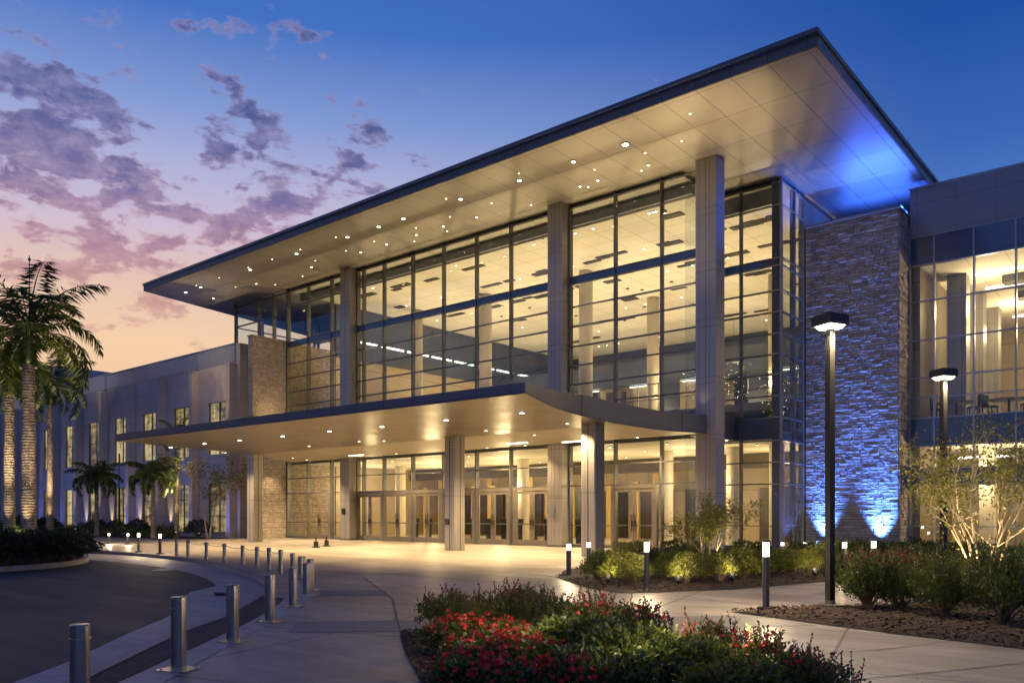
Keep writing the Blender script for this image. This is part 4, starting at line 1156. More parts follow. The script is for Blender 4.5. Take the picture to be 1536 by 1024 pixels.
# two floods lying on the tower top
for x in (-12.9, -10.9):
    t_ = thing('rooftop_floodlight', 'small floodlight on the top of the stone tower, %s of two' % ('left' if x < -12 else 'right'), 'floodlight', (x, TY + .5, TZ + .1), group='floodlights on the stone tower')
    m = MB(); m.box(-.14, .14, -.1, .1, 0, .12); m.build('housing', 'black_metal', t_)
    m = MB(); m.box(-.12, .12, -.08, .08, .122, .13); m.build('lens', 'lamp_blue', t_)
def strip_flood(loc, target, power, w, h):
    o = lamp('soffit_blue', 'AREA', loc, power, (0.04, 0.14, 1.0), target)
    o.data.shape = 'RECTANGLE'; o.data.size = w; o.data.size_y = h
strip_flood((-11.4, TY + 2.5, TZ + .45), (-11.4, TY + 2.2, SOF), 170, 3.4, .5)
strip_flood((-11.3, TY + 1.0, TZ + .22), (-11.0, 33.5, SOF + .3), 60, 3.0, .4)
strip_flood((-11.0, TY + .3, TZ + .18), (-10.4, 26.5, SOF + 1.6), 90, 2.4, .2)
lamp('corner_blue', 'SPOT', (XC + .35, YR - .5, .2), 130, BLUE, (XC - .02, YR + .1, 4.0), .05, 40, .8)
lamp('pillar_uplight', 'SPOT', (-15.9, 31.0, 5.8), 22, WARM2, (-15.85, 31.42, 7.6), .04, 70, .9)

# ================================================================== BOLLARDS
def big_bollard():
    t_ = thing('bollard', '', 'bollard', group='stainless bollards on the near pavement')
    m = MB(); r = .075
    m.lathe([(r, .012), (r, .62), (r * .985, .622), (r * .985, .632), (r, .634), (r, .745), (r * .93, .756), (r * .5, .758)], 44, 0); m.build('post', 'steel', t_)
    m = MB(); m.lathe([(r + .008, .618), (r + .008, .636)], 44, 0); m.build('collar', 'steel', t_)
    m = MB(); c = .03; a = .175; b = .155
    m.prism([(-a + c, -b), (a - c, -b), (a, -b + c), (a, b - c), (a - c, b), (-a + c, b), (-a, b - c), (-a, -b + c)], .004, .014, 0, 0)
    for sx_ in (-1, 1):
        for sy_ in (-1, 1): m.lathe([(.014, .014), (.014, .024)], 8, 0, (sx_ * a * .72, sy_ * b * .72))
    m.build('base_plate', 'steel', t_)
    return t_
bb = big_bollard()
big = [(120, 1066, 131, 'stainless bollard cut by the bottom edge of the view, nearest the camera'),
       (268, 1004, 110, 'large stainless bollard with a square base plate, second nearest the camera'),
       (349, 962, 86, 'stainless bollard with bright glints on its collar, beside the kerb drain'),
       (405, 932, 71, 'stainless bollard standing just right of the kerb corner'),
       (440, 909.5, 59, 'stainless bollard in front of the tight cluster at the kerb turn'),
       (460, 893, 49, 'stainless bollard with base plate at the kerb turn, left of the pair'),
       (466, 885, 47, 'stainless bollard with base plate at the kerb turn, right of the pair')]
for i, (x, y, hpx, lab) in enumerate(big):
    q = gp(x, y); q.z = 0.0
    hh = hpx / (y - HOR) * H
    s_ = hh / .757
    if i == 0: bb.location = q; bb.rotation_euler.z = YAW * .6; bb['label'] = lab; bb.scale = (1.0, 1.0, s_)
    else: dup(bb, lab, q, YAW * .6, (1.0, 1.0, s_))
sm2 = thing('bollard', '', 'bollard', group='slim bollards along the kerb')
m = MB(); r = .06
m.lathe([(r, 0), (r, .56), (r * 1.12, .565), (r * 1.12, .66), (r * .9, .68)], 16, 0); o = m.build('post', 'steel', sm2)
m = MB(); m.lathe([(r * 1.5, .004), (r * 1.5, .012), (r * 1.02, .02)], 16, 0); m.build('base_ring', 'steel', sm2)
slim = [(451, 868, 834), (455, 862, 834), (439, 863, 829), (421, 860, 824), (403.7, 855, 821), (385.5, 850.5, 819.5), (364, 846, 817.5), (336.7, 842.5, 814.5), (309.6, 839.5, 812.5), (282, 835.5, 809.5), (265, 833, 807)]
for i, (x, yb, yt) in enumerate(slim):
    q = gp(x, yb); hh = (yb - yt) / (yb - HOR) * H
    lab = 'slim steel bollard along the curved kerb, %s in the row from the kerb turn' % ORD[i]
    if i == 0: sm2.location = q; sm2.scale = (1, 1, hh / .68); sm2['label'] = lab
    else: dup(sm2, lab, q, 0, (1, 1, hh / .68))
m = MB()
cps = [gp(x, yb) + Vector((0, 0, .9 * (yb - yt) / (yb - HOR) * H)) for x, yb, yt in slim[3:]]
for a, b in zip(cps[:-1], cps[1:]):
    m.tube([a.lerp(b, k / 6) - Vector((0, 0, .06 * math.sin(math.pi * k / 6))) for k in range(7)], .009, 5, 0)
tag(m.build('chain', 'steel'), 'thin barrier chain hung between the slim bollards along the kerb', 'chain')

# ================================================================== PATH LIGHTS
pl = thing('path_light', '', 'path light', group='lit bollard lights')
m = MB(); m.lathe([(.048, 0), (.048, .76)], 16, 0); po = m.build('post', 'grey_metal', pl)
m = MB(); m.box(-.09, .09, -.09, .09, .0, .07); m.build('foot', 'grey_metal', pl)
m = MB(); m.lathe([(.046, .762), (.046, .955)], 16, 0); m.build('lens', 'lamp_white', pl)
m = MB(); m.lathe([(.052, .957), (.052, .995), (.03, 1.0)], 16, 0); m.build('cap', 'grey_metal', pl)
plist = [(1149, 917, 808, 'tall grey path light with a square foot at the tip of the lamp post bed', 1.0),
         (970, 884, 809, 'grey path light standing in front of the shrub bed before the entrance', 1.0),
         (853, 862, 813, 'grey path light at the left tip of the shrub bed', 1.0),
         (883, 850, 811, 'path light half hidden by shrubs in front of the right canopy column', 1.0),
         (1173.6, 836, 812, 'low path light in front of the glass corner beside the stone tower', .9),
         (1208, 840, 812, 'path light in front of the left foot of the stone tower', .9),
         (1267, 854, 811, 'path light just right of the tall lamp post', 1.0),
         (1310.5, 858, 809, 'path light in front of the right blue floodlit part of the tower', 1.0),
         (240, 831, 799, 'lit path light at the left end of the slim bollard row', .9),
         (208, 828, 798, 'lit path light on the kerb, second left of the slim bollards', .9),
         (192, 816, 799, 'small lit path light behind the drive, between two others on the kerb', .9),
         (163.5, 815, 799, 'small lit path light behind the drive, right of the hedge end', .9),
         (129, 813, 797, 'small lit path light seen just right of the palm island hedge', .9),
         (97, 812.5, 796, 'small lit path light seen above the right part of the palm island hedge', .9),
         (80, 812.5, 796, 'small lit path light seen just right of the largest palm trunk', .9)]
for i, (x, yb, yt, lab, rs) in enumerate(plist):
    q = gp(x, yb); hh = (yb - yt) / (yb - HOR) * H
    rs = rs * (1.15 if i in (0, 1) else 1.35 if i < 8 else 1.3)
    if i == 0: pl.location = q; pl.scale = (rs, rs, hh); pl['label'] = lab
    else: dup(pl, lab, q, 0, (rs, rs, hh))
    lamp('path_lamp', 'POINT', (q.x, q.y, hh * .86), (115 if i < 2 else 100 if i < 8 else 100), WARM2, None, .06)

# ================================================================== STREET LAMPS
sl = thing('street_lamp', 'tall black lamp post with a flat square head in front of the stone tower', 'street lamp', gp(1245, 912), R(-26), group='square headed lamp posts')
m = MB(); m.box(-.056, .056, -.056, .056, .0, 4.80); m.build('pole', 'black_metal', sl)
m = MB(); m.lathe([(.19, 0), (.19, .07), (.17, .08)], 20, 0); m.lathe([(.09, .08), (.085, .14)], 16, 0); m.build('base', 'grey_metal', sl)
m = MB(); s_ = .21
m.box(-s_, s_, -s_, s_, 4.80, 4.93); m.box(-s_ + .02, s_ - .02, -s_ + .02, s_ - .02, 4.932, 4.95)
for a in ((-s_, s_, -s_, -s_ + .02), (-s_, s_, s_ - .02, s_), (-s_, -s_ + .02, -s_ + .02, s_ - .02), (s_ - .02, s_, -s_ + .02, s_ - .02)): m.box(*a, 4.765, 4.798)
hd = m.build('lamp_head', 'black_metal', sl)
m = MB(); a_ = s_ - .022; b_ = .13
m.prism([(-b_, -b_), (b_, -b_), (b_, b_), (-b_, b_)], 4.71, 4.715)
for (p_, q_) in (((-1, -1), (1, -1)), ((1, -1), (1, 1)), ((1, 1), (-1, 1)), ((-1, 1), (-1, -1))):
    m.quad((p_[0] * b_, p_[1] * b_, 4.712), (p_[0] * a_, p_[1] * a_, 4.79), (q_[0] * a_, q_[1] * a_, 4.79), (q_[0] * b_, q_[1] * b_, 4.712))
m.build('lens', 'lamp_street', hd)
q2 = Vector((-4.55, 21.0, 0))
dup(sl, 'black lamp post with a flat square head behind the thin lit tree on the right', q2, R(-33))
for q, P_ in ((gp(1245, 912), 1150), (q2, 1000)):
    lamp('street_lamp_light', 'SPOT', (q.x + .16, q.y - .12, 4.69), P_, WARM2, (q.x + .16, q.y - .12, 0), .12, 140, .6)
# dark pole and slim mast at the left
bp = gp(179, 800)
m = MB(); m.tube([(0, 0, 0), (0, 0, 6.4)], [.09, .06], 10)
o = thing('lamp_pole', 'dark slim pole rising in front of the left wing beside the small palms', 'pole', bp); m.build('pole', 'black_metal', o)
m = MB(); m.lathe([(.16, 0), (.16, .1)], 12); m.build('base', 'black_metal', o)
ms = gp(44, 806)
o = thing('mast', 'thin mast rising above the tallest palm crown', 'mast', ms)
hz = H + (ms - Vector((0, 0, 0))).to_2d().dot(Vector(FW)) * (HOR - 383) / F
m = MB(); m.tube([(0, 0, 0), (0, 0, hz)], [.08, .03], 8); m.build('pole', 'grey_metal', o)
m = MB(); m.lathe([(.09, hz - .35), (.09, hz - .2)], 8); m.build('collar', 'grey_metal', o)

# small dark floor stands on the plaza
q = gp(474, 821)
stn = thing('floor_stand', 'small dark floor stand on the plaza before the left doors, left of two', 'floor stand', q, group='dark floor stands on the plaza')
m = MB(); m.box(-.16, .16, -.12, .12, 0, .05); m.box(-.14, .14, -.03, .03, .05, .3); m.build('base', 'black_metal', stn)
m = MB(); m.tube([(0, 0, .3), (0, 0, .5)], .03, 8); m.build('stem', 'black_metal', stn)
dup(stn, 'small dark floor stand on the plaza before the left doors, right of two', gp(490, 819))
# kerb drain inlet
q = gp(330, 893, RZ)
o = thing('drain_inlet', 'small dark kerb drain inlet at the inside of the kerb turn', 'drain', (q.x, q.y, RZ + .01), R(40), sc=.7)
m = MB(); m.box(-.16, .16, -.02, .1, 0, .07); m.build('throat', 'vent', o)
m = MB(); m.box(-.2, .2, -.06, .12, .07, .1); m.build('lid', 'kerb', o)

# ================================================================== PLANTS
def rnd_dirs(rs, n):
    v = rs.normal(size=(n, 3)); return v / np.linalg.norm(v, axis=1, keepdims=True)
def shrub_meshes(seed, n, w, h, ll, lw, leaf, twigs=True, upright=.3, clump=14, tip=None, tipn=0, shell=0):
    """foliage made of leaf sprays round twig ends, stems from the root"""
    rs = np.random.RandomState(seed); m = MB(); st_ = MB()
    cl = []
    for k in range(clump):
        u = rs.rand(); a = rs.rand() * 6.283; r = math.sqrt(rs.rand())
        z = h * (.30 + .62 * rs.rand() * (1 - .45 * r * r)); cl.append((w * .78 * r * math.cos(a), w * .78 * r * math.sin(a), z))
    cl = np.array(cl)
    ci = rs.randint(0, clump, n)
    P = cl[ci] + rnd_dirs(rs, n) * (rs.rand(n, 1) ** .5) * np.array([[w * .36, w * .36, h * .24]])
    if shell:
        q = rnd_dirs(rs, n); q[:, 2] = np.abs(q[:, 2]) * 1.25 - .30
        lump = 1 + .13 * np.sin(q[:, :1] * 7 + seed) * np.cos(q[:, 1:2] * 6 + seed * 2) + .08 * np.sin(q[:, 2:3] * 9)
        k = rs.rand(n, 1); k = np.where(k < .2, .45 + k * 2, .80 + .22 * k)
        P = q * k * lump * np.array([[w, w, h * .62]]) + np.array([[0, 0, h * .40]])
    P[:, 2] = np.clip(P[:, 2], .04, None)
    D = rnd_dirs(rs, n); D[:, 2] = np.abs(D[:, 2]) * .6 + upright; D += (P - np.array([0, 0, h * .3])) * (.7 / w)
    m.leaves(P, D, rnd_dirs(rs, n), ll * rs.uniform(.6, 1.25, n), lw * rs.uniform(.7, 1.2, n), 0)
    # upright sprigs that break the outline
    if tipn:
        for k in range(tipn):
            a = rs.rand() * 6.283; r = w * rs.uniform(.1, .95); b0_ = np.array([r * math.cos(a), r * math.sin(a), h * rs.uniform(.45, .8)])
            b1_ = b0_ + np.array([rs.normal() * .05, rs.normal() * .05, h * rs.uniform(.22, .5)])
            st_.tube([b0_, b1_], [.006, .003], 4, 0, False)
            q = rs.randint(9, 16); u = np.linspace(.1, 1, q)[:, None]
            PP = b0_ + (b1_ - b0_) * u; DD = rnd_dirs(rs, q); DD[:, 2] = np.abs(DD[:, 2]) + .3
            m.leaves(PP, DD, rnd_dirs(rs, q), ll * rs.uniform(.6, 1.0, q), lw * rs.uniform(.7, 1.1, q), 1 if tip and rs.rand() < .65 else 0)
    for k in range(clump):
        st_.tube([(rs.normal() * .04, rs.normal() * .04, 0), cl[k] * np.array([.45, .45, .5]), cl[k]], [.012, .008, .004], 5, 0, False)
    return m.mesh('foliage', [leaf] + ([tip] if tip else [])), st_.mesh('stems', ['stem'])
def flower_mesh(seed, size, mat):
    rs = np.random.RandomState(seed); m = MB(); q = 6
    an = np.arange(q) * 6.283 / q
    D = np.stack([np.cos(an), np.sin(an), np.full(q, .45)], 1)
    for off in (0, .012):
        m.leaves(np.repeat(np.array([[0, 0, off]]), q, 0), D, np.repeat(np.array([[0, 0, 1.]]), q, 0), size * rs.uniform(.7, 1.1, q), size * .75, 0)
    return m.mesh('flower', [mat])
def flower_set(seed, n, w, h, mat, size):
    """places of n flower heads over a mound"""
    rs = random.Random(seed); res = []
    for k in range(n):
        a = rs.uniform(0, 6.283); r = w * math.sqrt(rs.random()); z = h * (1.02 - .35 * (r / w) ** 2) + rs.gauss(0, .03)
        res.append((FLOWER[mat][k % 3], (r * math.cos(a), r * math.sin(a), z), (rs.gauss(0, .5), rs.gauss(0, .5), rs.uniform(0, 6)), size * rs.uniform(.75, 1.2)))
    return res

VAR = {}
VAR['round'] = [shrub_meshes(20 + k, 1900, .48, .70, .075, .028, 'leaf_yellow', upright=.3, clump=20, shell=1) for k in range(4)]
VAR['dark'] = [shrub_meshes(40 + k, 1500, .60, .75, .085, .045, 'leaf_dark', clump=24, shell=1) for k in range(3)]
VAR['low'] = [shrub_meshes(50 + k, 900, .62, .55, .085, .04, 'leaf_green', clump=20) for k in range(3)]
VAR['vase'] = [shrub_meshes(60 + k, 3200, .46, .84, .062, .027, 'leaf_green', upright=.3, clump=40, tip='leaf_yellow', tipn=60) for k in range(3)]  # paler tips put top-lit leaf highlights into the leaf colour
VAR['sprig'] = [shrub_meshes(70 + k, 2600, .44, .52, .050, .026, 'leaf_green', upright=.35, clump=34, tip='leaf_red', tipn=34) for k in range(4)]
VAR['mound'] = [shrub_meshes(80 + k, 2400, .46, .40, .055, .032, 'leaf_green', upright=.15, clump=34) for k in range(3)]
VAR['grassy'] = [shrub_meshes(90 + k, 2100, .44, .46, .075, .042, 'leaf_green', upright=.2, clump=30) for k in range(2)]
FLOWER = {'r': [flower_mesh(5 + k, .033, 'petal_red') for k in range(3)], 'y': [flower_mesh(15 + k, .033, 'petal_yellow') for k in range(3)]}
FR = [flower_set(5 + k, 62, .42, .42, 'r', 1.0) for k in range(3)]
FR2 = [flower_set(15 + k, 26, .44, .52, 'r', .9) for k in range(2)]
FY = [flower_set(25 + k, 16, .30, .43, 'y', .95) for k in range(2)]
rs_ = random.Random(17)

def plant(kind, pos, label, group, sc=1.0, name='shrub', cat='shrub', fl=None, rot=None):
    v = rs_.choice(VAR[kind])
    o = thing(name, label, cat, (pos[0], pos[1], .03), rs_.uniform(0, 6.28) if rot is None else rot, group, sc)
    inst('foliage', v[0], o); inst('stems', v[1], o)
    for f in (fl or []):
        for me, p_, r_, k_ in f:
            e = inst('flower', me, o, p_, 0, k_); e.rotation_euler = r_
    return o
# bed in front of the entrance: front row and back row
front = [(897, 872, .9), (925, 876, .95), (949, 879, .95), (1003, 872, .95), (1030, 878, 1.0), (1052, 872, .9), (1080, 874, .95), (1112, 871, 1.05), (1135, 868, .95), (1162, 866, .95), (1185, 862, .9), (1212, 864, .95), (1236, 862, .9)]
back = [(905, 853, .95), (935, 855, 1.0), (958, 852, 1.0), (985, 854, 1.05), (1012, 853, 1.05), (1042, 851, 1.0), (1085, 850, 1.0), (1115, 850, 1.0), (1142, 851, .95), (1170, 852, .95), (1196, 852, .95), (1222, 853, .95)]
for i, (x, y, s_) in enumerate(front):
    plant('round', gp(x, y), 'yellow green shrub, %s from the left in the front row of the entrance bed' % ORD[i], 'shrubs in the entrance bed', (s_ * .9, s_ * .9, s_ * .98))
for i, (x, y, s_) in enumerate(back):
    plant('round' if i % 3 else 'low', gp(x, y), 'rounded shrub, %s from the left in the back row of the entrance bed' % ORD[i], 'shrubs in the entrance bed', s_ * 1.05)
for i, (x, y) in enumerate(((912, 880), (1018, 881), (1098, 877), (1222, 868))):
    q = gp(x, y); q.z = .03
    spotlight(q, q + Vector((-.3, .5, .6)), 'small warm ground spotlight under the shrubs of the entrance bed, %s from the left' % ORD[i], lens='lamp_warm', group='warm spotlights in the entrance bed', sc=.8)
    lamp('bed_spot', 'SPOT', q + Vector((.05, -.12, .3)), 60, WARM2, q + Vector((-.4, .9, .45)), .04, 110, .9)
# bed with the lamp post
b3 = [(1302, 916, 1.02, 'vase', 'upright green shrub with bare lower stems just right of the tall lamp post'),
      (1350, 917, .88, 'vase', 'smaller upright shrub with bare lower stems between two larger ones right of the lamp'),
      (1415, 927, 1.08, 'vase', 'broad upright shrub in front of the shorter lamp post'),
      (1505, 938, 1.22, 'vase', 'large dark shrub at the right edge of the lamp post bed'),
      (1462, 908, .8, 'vase', 'green shrub at the foot of the lit multi stemmed tree'),
      (1535, 905, .9, 'vase', 'green shrub behind the large dark one at the right edge'),
      (1395, 895, .7, 'low', 'low shrub behind the broad one beside the shorter lamp post'),
      (1440, 884, .7, 'low', 'low shrub left of the lit tree, behind the broad shrub'),
      (1510, 886, .8, 'low', 'low shrub right of the lit tree trunk'),
      (1580, 900, .9, 'low', 'low shrub at the far right end of the lamp post bed')]
for x, y, s_, k, lab in b3: plant(k, gp(x, y), lab, 'shrubs in the lamp post bed', s_)
for i, (x, y) in enumerate(((1276, 890), (1300, 886), (1326, 887), (1350, 888), (1374, 890))):
    plant('sprig', gp(x, y), 'red leaved bush behind the upright shrubs, %s from the left' % ORD[i], 'red leaved bushes behind the upright shrubs', 1.35, fl=[FR2[i % 2]])
# strip in front of the right wing
for i in range(20):
    x = 1262 + i * 16; q = gp(x, 838 + (x - 1262) * .052 + (i % 2) * -4.0)
    plant('low', q, 'low green shrub in the strip before the right wing, %s from the left' % ORD[i], 'low shrubs before the right wing', rs_.uniform(.95, 1.3))
# foreground flower bed
fg = [('sprig', 672, 952, 1.0, 'bushy sprigged plant at the left back of the nearest flower bed', None),
      ('sprig', 716, 956, .95, 'sprigged plant behind the red flowers at the left of the nearest bed', None),
      ('sprig', 768, 952, 1.1, 'tall red tipped plant at the back centre of the nearest flower bed', None),
      ('sprig', 818, 956, 1.05, 'red tipped plant left of the glowing ground lamp', None),
      ('sprig', 900, 968, 1.05, 'red tipped plant right of the glowing ground lamp', None),
      ('sprig', 955, 984, 1.0, 'red tipped plant at the right back of the nearest bed', None),
      ('sprig', 1078, 1026, 1.0, 'red tipped plant near the right end of the nearest bed', None),
      ('sprig', 1150, 1046, .95, 'red tipped plant at the bottom edge towards the right end of the bed', None),
      ('sprig', 1225, 1068, .8, 'small red tipped plant at the last right corner of the nearest bed', None),
      ('mound', 686, 985, .98, 'mound of red flowers at the left of the nearest bed', [0]),
      ('mound', 745, 990, .98, 'mound of red flowers behind the cream ones', [1]),
      ('mound', 722, 1022, 1.0, 'mound of red and cream flowers in the middle of the nearest bed', [2, 'y']),
      ('mound', 790, 1022, .95, 'mound of red and cream flowers right of the middle of the bed', [0, 'y']),
      ('mound', 705, 1062, .95, 'red flower mound at the bottom edge, left', [1]),
      ('mound', 768, 1070, 1.0, 'red flower mound at the bottom edge, centre', [2]),
      ('mound', 845, 1075, .95, 'red flower mound at the bottom edge, right of centre', [0]),
      ('grassy', 850, 1000, 1.05, 'dark leafy plant behind the red flowers in the nearest bed', None),
      ('grassy', 905, 1012, 1.1, 'broad leaved green plant right of the flowers in the nearest bed', None),
      ('grassy', 955, 1032, 1.15, 'broad leaved green plant in the right half of the nearest bed', None),
      ('grassy', 1015, 1052, 1.1, 'broad leaved green plant low in the right half of the nearest bed', None),
      ('grassy', 905, 1068, 1.1, 'broad leaved green plant at the bottom edge right of the red mounds', None),
      ('grassy', 1090, 1082, 1.0, 'broad leaved green plant at the bottom edge near the right end', None)]
for k, x, y, s_, lab, fl in fg:
    fs = None
    if fl: fs = [FY[0] if f == 'y' else FR[f] for f in fl]
    elif k == 'sprig' and x > 840: fs = [FR2[0]]
    plant(k, gp(x, y), lab, 'plants in the nearest flower bed', s_, 'flowering_plant' if fs else 'shrub', 'flowers' if fl else 'shrub', fs)
# bed before the left wing
for i in range(18):
    x = -94 + i * 2.55
    plant('dark' if i % 2 else 'low', (x, 26.4 + (i % 3) * .8), 'dark shrub below the left wing windows, %s from the left' % ORD[i], 'shrubs below the left wing', rs_.uniform(1.3, 1.75))
for i in range(14):
    x = -80 + i * 2.25
    plant('low', (x, 25.7 + .2 * (i % 2)), 'low shrub at the front edge of the left wing bed, %s from the left' % ORD[i], 'low shrubs edging the left wing bed', rs_.uniform(.9, 1.15))
# hedge round the palms on the island
hp = [(118, 838), (104, 841.5), (86, 843.5), (66, 845), (44, 846.5), (22, 848), (0, 849.5), (-24, 851), (112, 829), (94, 834), (70, 838), (46, 838), (18, 840), (-10, 842), (88, 826), (60, 828), (24, 829)]
for i, (x, y) in enumerate(hp):
    plant('dark', gp(x, y), 'dark hedge shrub around the tall palms, %s counted from the island tip inward' % ORD[i], 'hedge shrubs on the palm island', rs_.uniform(1.1, 1.3))

# ------------------------------------------------------------ palms
def frond_mesh(seed, L, droop, nl=50, ll=.72):
    rs = np.random.RandomState(seed); m = MB()
    pts = []
    for k in range(13):
        u = k / 12
        ang = 1.0 - droop * u ** 1.4
        if k == 0: pts.append(np.array([0., 0., 0.]))
        else: pts.append(pts[-1] + np.array([math.cos(ang), .0, math.sin(ang)]) * L / 12)
    m.tube(pts, [.035 * (1 - .85 * k / 12) for k in range(13)], 5, 1, False)
    P = []; D = []; U = []; LL = []
    for k in range(nl):
        u = .16 + .84 * k / (nl - 1); f = u * 12; i = min(11, int(f)); p = pts[i] + (pts[i + 1] - pts[i]) * (f - i); d = (pts[i + 1] - pts[i]); d = d / np.linalg.norm(d)
        up = np.array([-d[2], 0, d[0]])
        l_ = ll * (math.sin(math.pi * (.10 + .78 * u)) ** .8) * rs.uniform(.85, 1.1)
        for s_ in (-1, 1):
            tilt = rs.uniform(-.35, .55)
            P.append(p); D.append(d * .55 + np.array([0, s_, 0]) * 1.0 + up * tilt - np.array([0, 0, .55])); U.append(up + np.array([0, .0, .0])); LL.append(l_)
    m.leaves(np.array(P), np.array(D), np.array(U), np.array(LL), .05, 0)
    return m.mesh('frond', ['frond', 'crownshaft'])
FROND = [frond_mesh(100 + k, 3.0, dr) for k, dr in enumerate((1.2, 1.7, 2.1, 2.6))]
FRONDS = [frond_mesh(120 + k, 1.55, dr, 34, .42) for k, dr in enumerate((1.3, 1.9, 2.5))]
def palm(pos, th, r, cl, label, group, sc=1.0, nf=24, big=True, seed=0):
    rs = random.Random(seed)
    o = thing('palm_tree', label, 'palm tree', pos, 0, group)
    m = MB(); prof = []; z = 0
    nz = max(12, int(th / .13))
    for k in range(nz + 1):
        z = th * k / nz; u = k / nz
        rr_ = r * (1.25 - .25 * min(1, u * 8)) * (1 - .28 * u)
        prof += [(rr_ * 1.0, z), (rr_ * .90, z + th / nz * .5)]
    m.lathe(prof, 18, 0)
    for i_, v_ in enumerate(m.v): m.v[i_] = (v_[0] + .008 * math.sin(v_[2] * 9 + v_[1] * 20), v_[1], v_[2])
    tr = m.build('trunk', 'bark_palm', o, True)
    m = MB(); m.lathe([(r * .72, th), (r * .85, th + .15 * cl), (r * .6, th + .7 * cl), (r * .3, th + cl)], 14, 0)
    cr = m.build('crown', 'crownshaft', o, True)
    src = FROND if big else FRONDS
    for k in range(nf):
        u = k / nf; a = k * 2.39996 + rs.uniform(-.2, .2)
        f = inst('frond', src[min(len(src) - 1, int(u * len(src)))], cr, (0, 0, th + cl * (1.0 - .35 * u)), a, sc * rs.uniform(.88, 1.1))
        f.rotation_euler = (0, R(-14 + 62 * u) + rs.uniform(-.12, .12), a)
    return o
pA = gp(43, 826); pB = gp(14, 821); pC = gp(75, 796)
palm((pA.x, pA.y, .1), 7.9, .33, 1.5, 'tallest palm on the hedge island with a brightly lit ringed trunk', 'tall palms at the left', 1.25, 21, True, 1)
palm((pB.x, pB.y, .1), 7.0, .28, 1.3, 'palm at the left edge of the view with a slimmer lit trunk', 'tall palms at the left', .85, 18, True, 2)
pC2 = Vector((-62.5, 25.5, 0)); pC2.x = xy(75, 25.5)
palm((pC2.x, 25.5, .03), 10.2, .26, 1.5, 'palm behind the tallest one with drooping fronds over the left wing', 'tall palms at the left', 1.2, 18, True, 3)
palm((xy(145, 24.8), 24.8, .03), 3.6, .17, .5, 'short palm before the left wing, left of two', 'short palms before the left wing', 1.32, 22, False, 4)
palm((xy(230, 25.0), 25.0, .03), 3.5, .17, .5, 'short palm before the left wing, right of two', 'short palms before the left wing', 1.32, 22, False, 5)
pE = Vector((xy(265, 26.6), 26.6, .03))
palm((pE.x, pE.y, .03), 6.2, .17, .6, 'slender lit palm trunk rising behind the canopy edge', 'tall palms at the left', .5, 14, True, 6)
for q, P_, lab in ((pA, 420, 'warm ground spotlight right of the tallest palm trunk'), (pB, 320, 'warm ground spotlight beside the left edge palm trunk'), (pC2, 420, 'warm ground spotlight below the drooping palm behind the island'), (pE, 300, 'warm ground spotlight below the slender lit palm trunk')):
    d_ = Vector((RT[0] * .3 - FW[0] * .85, RT[1] * .3 - FW[1] * .85, 0))
    s_ = Vector((q.x, q.y, .1)) + d_
    spotlight(s_, (q.x, q.y, 4), lab, lens='lamp_warm', group='warm palm spotlights')
    lamp('palm_uplight', 'SPOT', s_ + Vector((0, 0, .45)), P_ * 1.1, WARM2, (q.x, q.y, 4.0), .05, 46, .8)
    lamp('palm_uplight', 'SPOT', s_ + d_ * .9 + Vector((0, 0, .45)), P_ * 13, WARM2, (q.x, q.y, 8.6), .05, 46, .9)

# ------------------------------------------------------------ small multi stemmed trees
def small_tree(pos, h, spread, label, seed, nst=5, nleaf=1500, leaf='leaf_yellow', base_r=.03, ll=.07, group=None, clear=.42):
    rs = np.random.RandomState(seed); o = thing('tree', label, 'tree', pos, 0, group)
    m = MB(); tips = []
    def grow(p, d, L, r, lev):
        pts = [p]; q = p
        for k in range(5):
            d = d + rs.normal(size=3) * .10; d[2] += .06; d = d / np.linalg.norm(d); q = q + d * L / 5; pts.append(q)
        m.tube(pts, [r * (1 - .09 * k) for k in range(6)], 7 if lev == 0 else 5, 0, False)
        if lev >= 1: tips.extend(pts[2:])
        if lev < 3:
            nb_ = 3 if lev == 0 else rs.randint(2, 4)
            for k in range(nb_):
                dd = d + rs.normal(size=3) * np.array([.55, .55, .28]); dd /= np.linalg.norm(dd)
                j = rs.randint(3, 6); grow(pts[j], dd, L * rs.uniform(.5, .75), r * .5, lev + 1)
    for k in range(nst):
        a = 6.283 * k / nst + rs.normal() * .25
        d = np.array([math.cos(a) * spread, math.sin(a) * spread, 1.0]); d /= np.linalg.norm(d)
        grow(np.array([math.cos(a) * .07, math.sin(a) * .07, 0.]), d, h * clear * rs.uniform(.9, 1.1), base_r * rs.uniform(.8, 1.15), 0)
    m.build('trunk', 'bark', o, True)
    tp = np.array(tips); idx = rs.randint(0, len(tp), nleaf)
    P = tp[idx] + rs.normal(size=(nleaf, 3)) * np.array([[.09, .09, .07]]) * h / 2.2
    D = rnd_dirs(rs, nleaf); D[:, 2] -= .2
    lm = MB(); lm.leaves(P, D, rnd_dirs(rs, nleaf), ll * rs.uniform(.6, 1.3, nleaf), ll * .5 * rs.uniform(.7, 1.2, nleaf), 0)
    lm.build('crown', leaf, o)
    return o
q = gp(1062, 862); small_tree((q.x, q.y, .04), 2.35, .36, 'small multi stemmed tree in the entrance bed before the right facade pillar', 31, 4, 3600, 'leaf_gold', .022, .08)
spotlight(q + Vector((.25, -.55, .03)), q + Vector((0, 0, 2)), 'warm ground spotlight below the small tree in the entrance bed', lens='lamp_warm', group='warm garden spotlights')
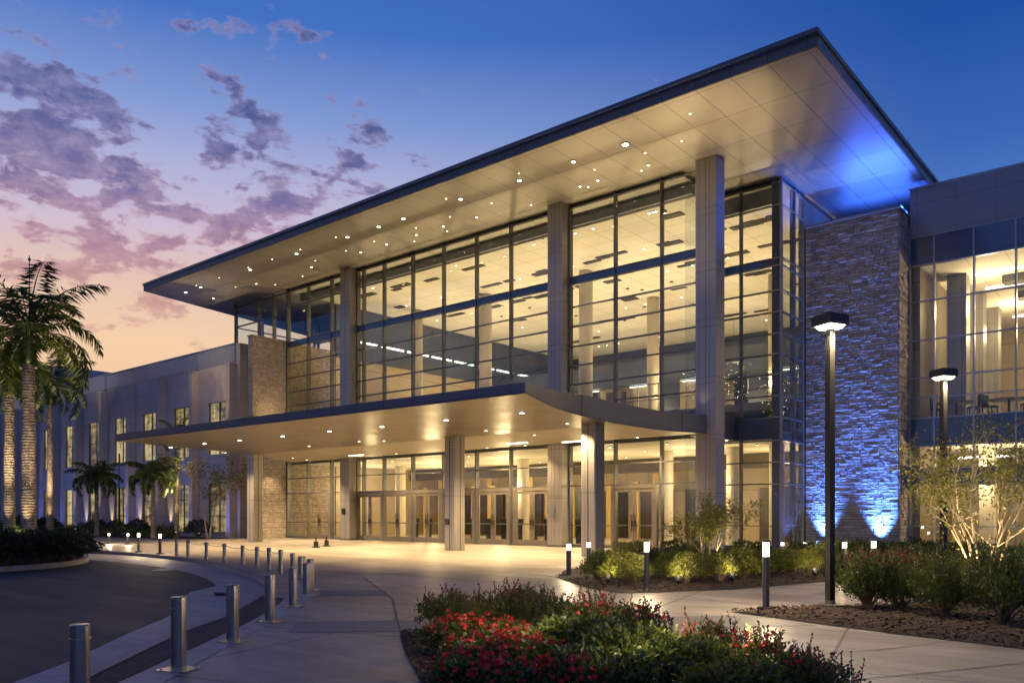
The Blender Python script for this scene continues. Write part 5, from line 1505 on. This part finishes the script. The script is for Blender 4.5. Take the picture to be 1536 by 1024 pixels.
lamp('tree_uplight', 'SPOT', q + Vector((.35, -.6, .2)), 160, WARM2, q + Vector((0, 0, 1.4)), .04, 75, .8)
q = gp(1474, 895); small_tree((q.x, q.y, .04), 3.7, .34, 'thin multi stemmed tree at the right with brightly lit stems', 8, 6, 4600, 'leaf_gold', .032, .08)
spotlight(q + Vector((-.35, -.35, .03)), q + Vector((0, 0, 2)), 'warm ground spotlight at the foot of the brightly lit tree', lens='lamp_warm', group='warm garden spotlights')
lamp('tree_uplight', 'SPOT', q + Vector((-.25, -.55, .15)), 420, WARM2, q + Vector((0, 0, 2.2)), .04, 85, .8)
lamp('tree_uplight', 'SPOT', q + Vector((.35, -.3, .15)), 300, WARM2, q + Vector((0, 0, 2.2)), .04, 85, .8)
q = Vector((xy(313, 27.6), 27.6, .04)); small_tree((q.x, q.y, .04), 5.2, .22, 'small tree with yellow lit leaves before the left wing windows', 12, 3, 1900, 'leaf_gold', .05, .17, clear=.5)
lamp('tree_uplight', 'SPOT', q + Vector((.2, -.8, .3)), 1100, WARM2, q + Vector((0, 0, 3)), .05, 60, .8)
spotlight(q + Vector((.2, -.85, .03)), q + Vector((0, 0, 2)), 'warm ground spotlight below the yellow lit tree by the left wing', lens='lamp_warm', group='warm garden spotlights')

# garden lamps in the nearest bed
for x, y, lab, P_, col in ((842, 938, 'glowing pink ground lamp at the back of the nearest flower bed', 40, (1, .6, .5)), (972, 968, 'glowing warm ground lamp among the plants of the nearest bed', 26, WARM2)):
    q = gp(x, y); q.z = .03
    spotlight(q, q + Vector((-.3, .3, 1)), lab, lens='lamp_big', group='ground lamps in the nearest bed')
    lamp('bed_lamp_and_fill', 'POINT', q + Vector((0, 0, .34)), P_, col, None, .03)
for x, y, P_ in ((735, 1008, 15), (800, 1003, 15), (880, 985, 11), (1010, 1030, 10), (700, 975, 8), (950, 1060, 6), (1120, 1050, 6)):  # extra unseen points, added above the plants to brighten them
    q = gp(x, y); lamp('bed_lamp_and_fill', 'POINT', (q.x, q.y, .62), P_, WARM2, None, .03)
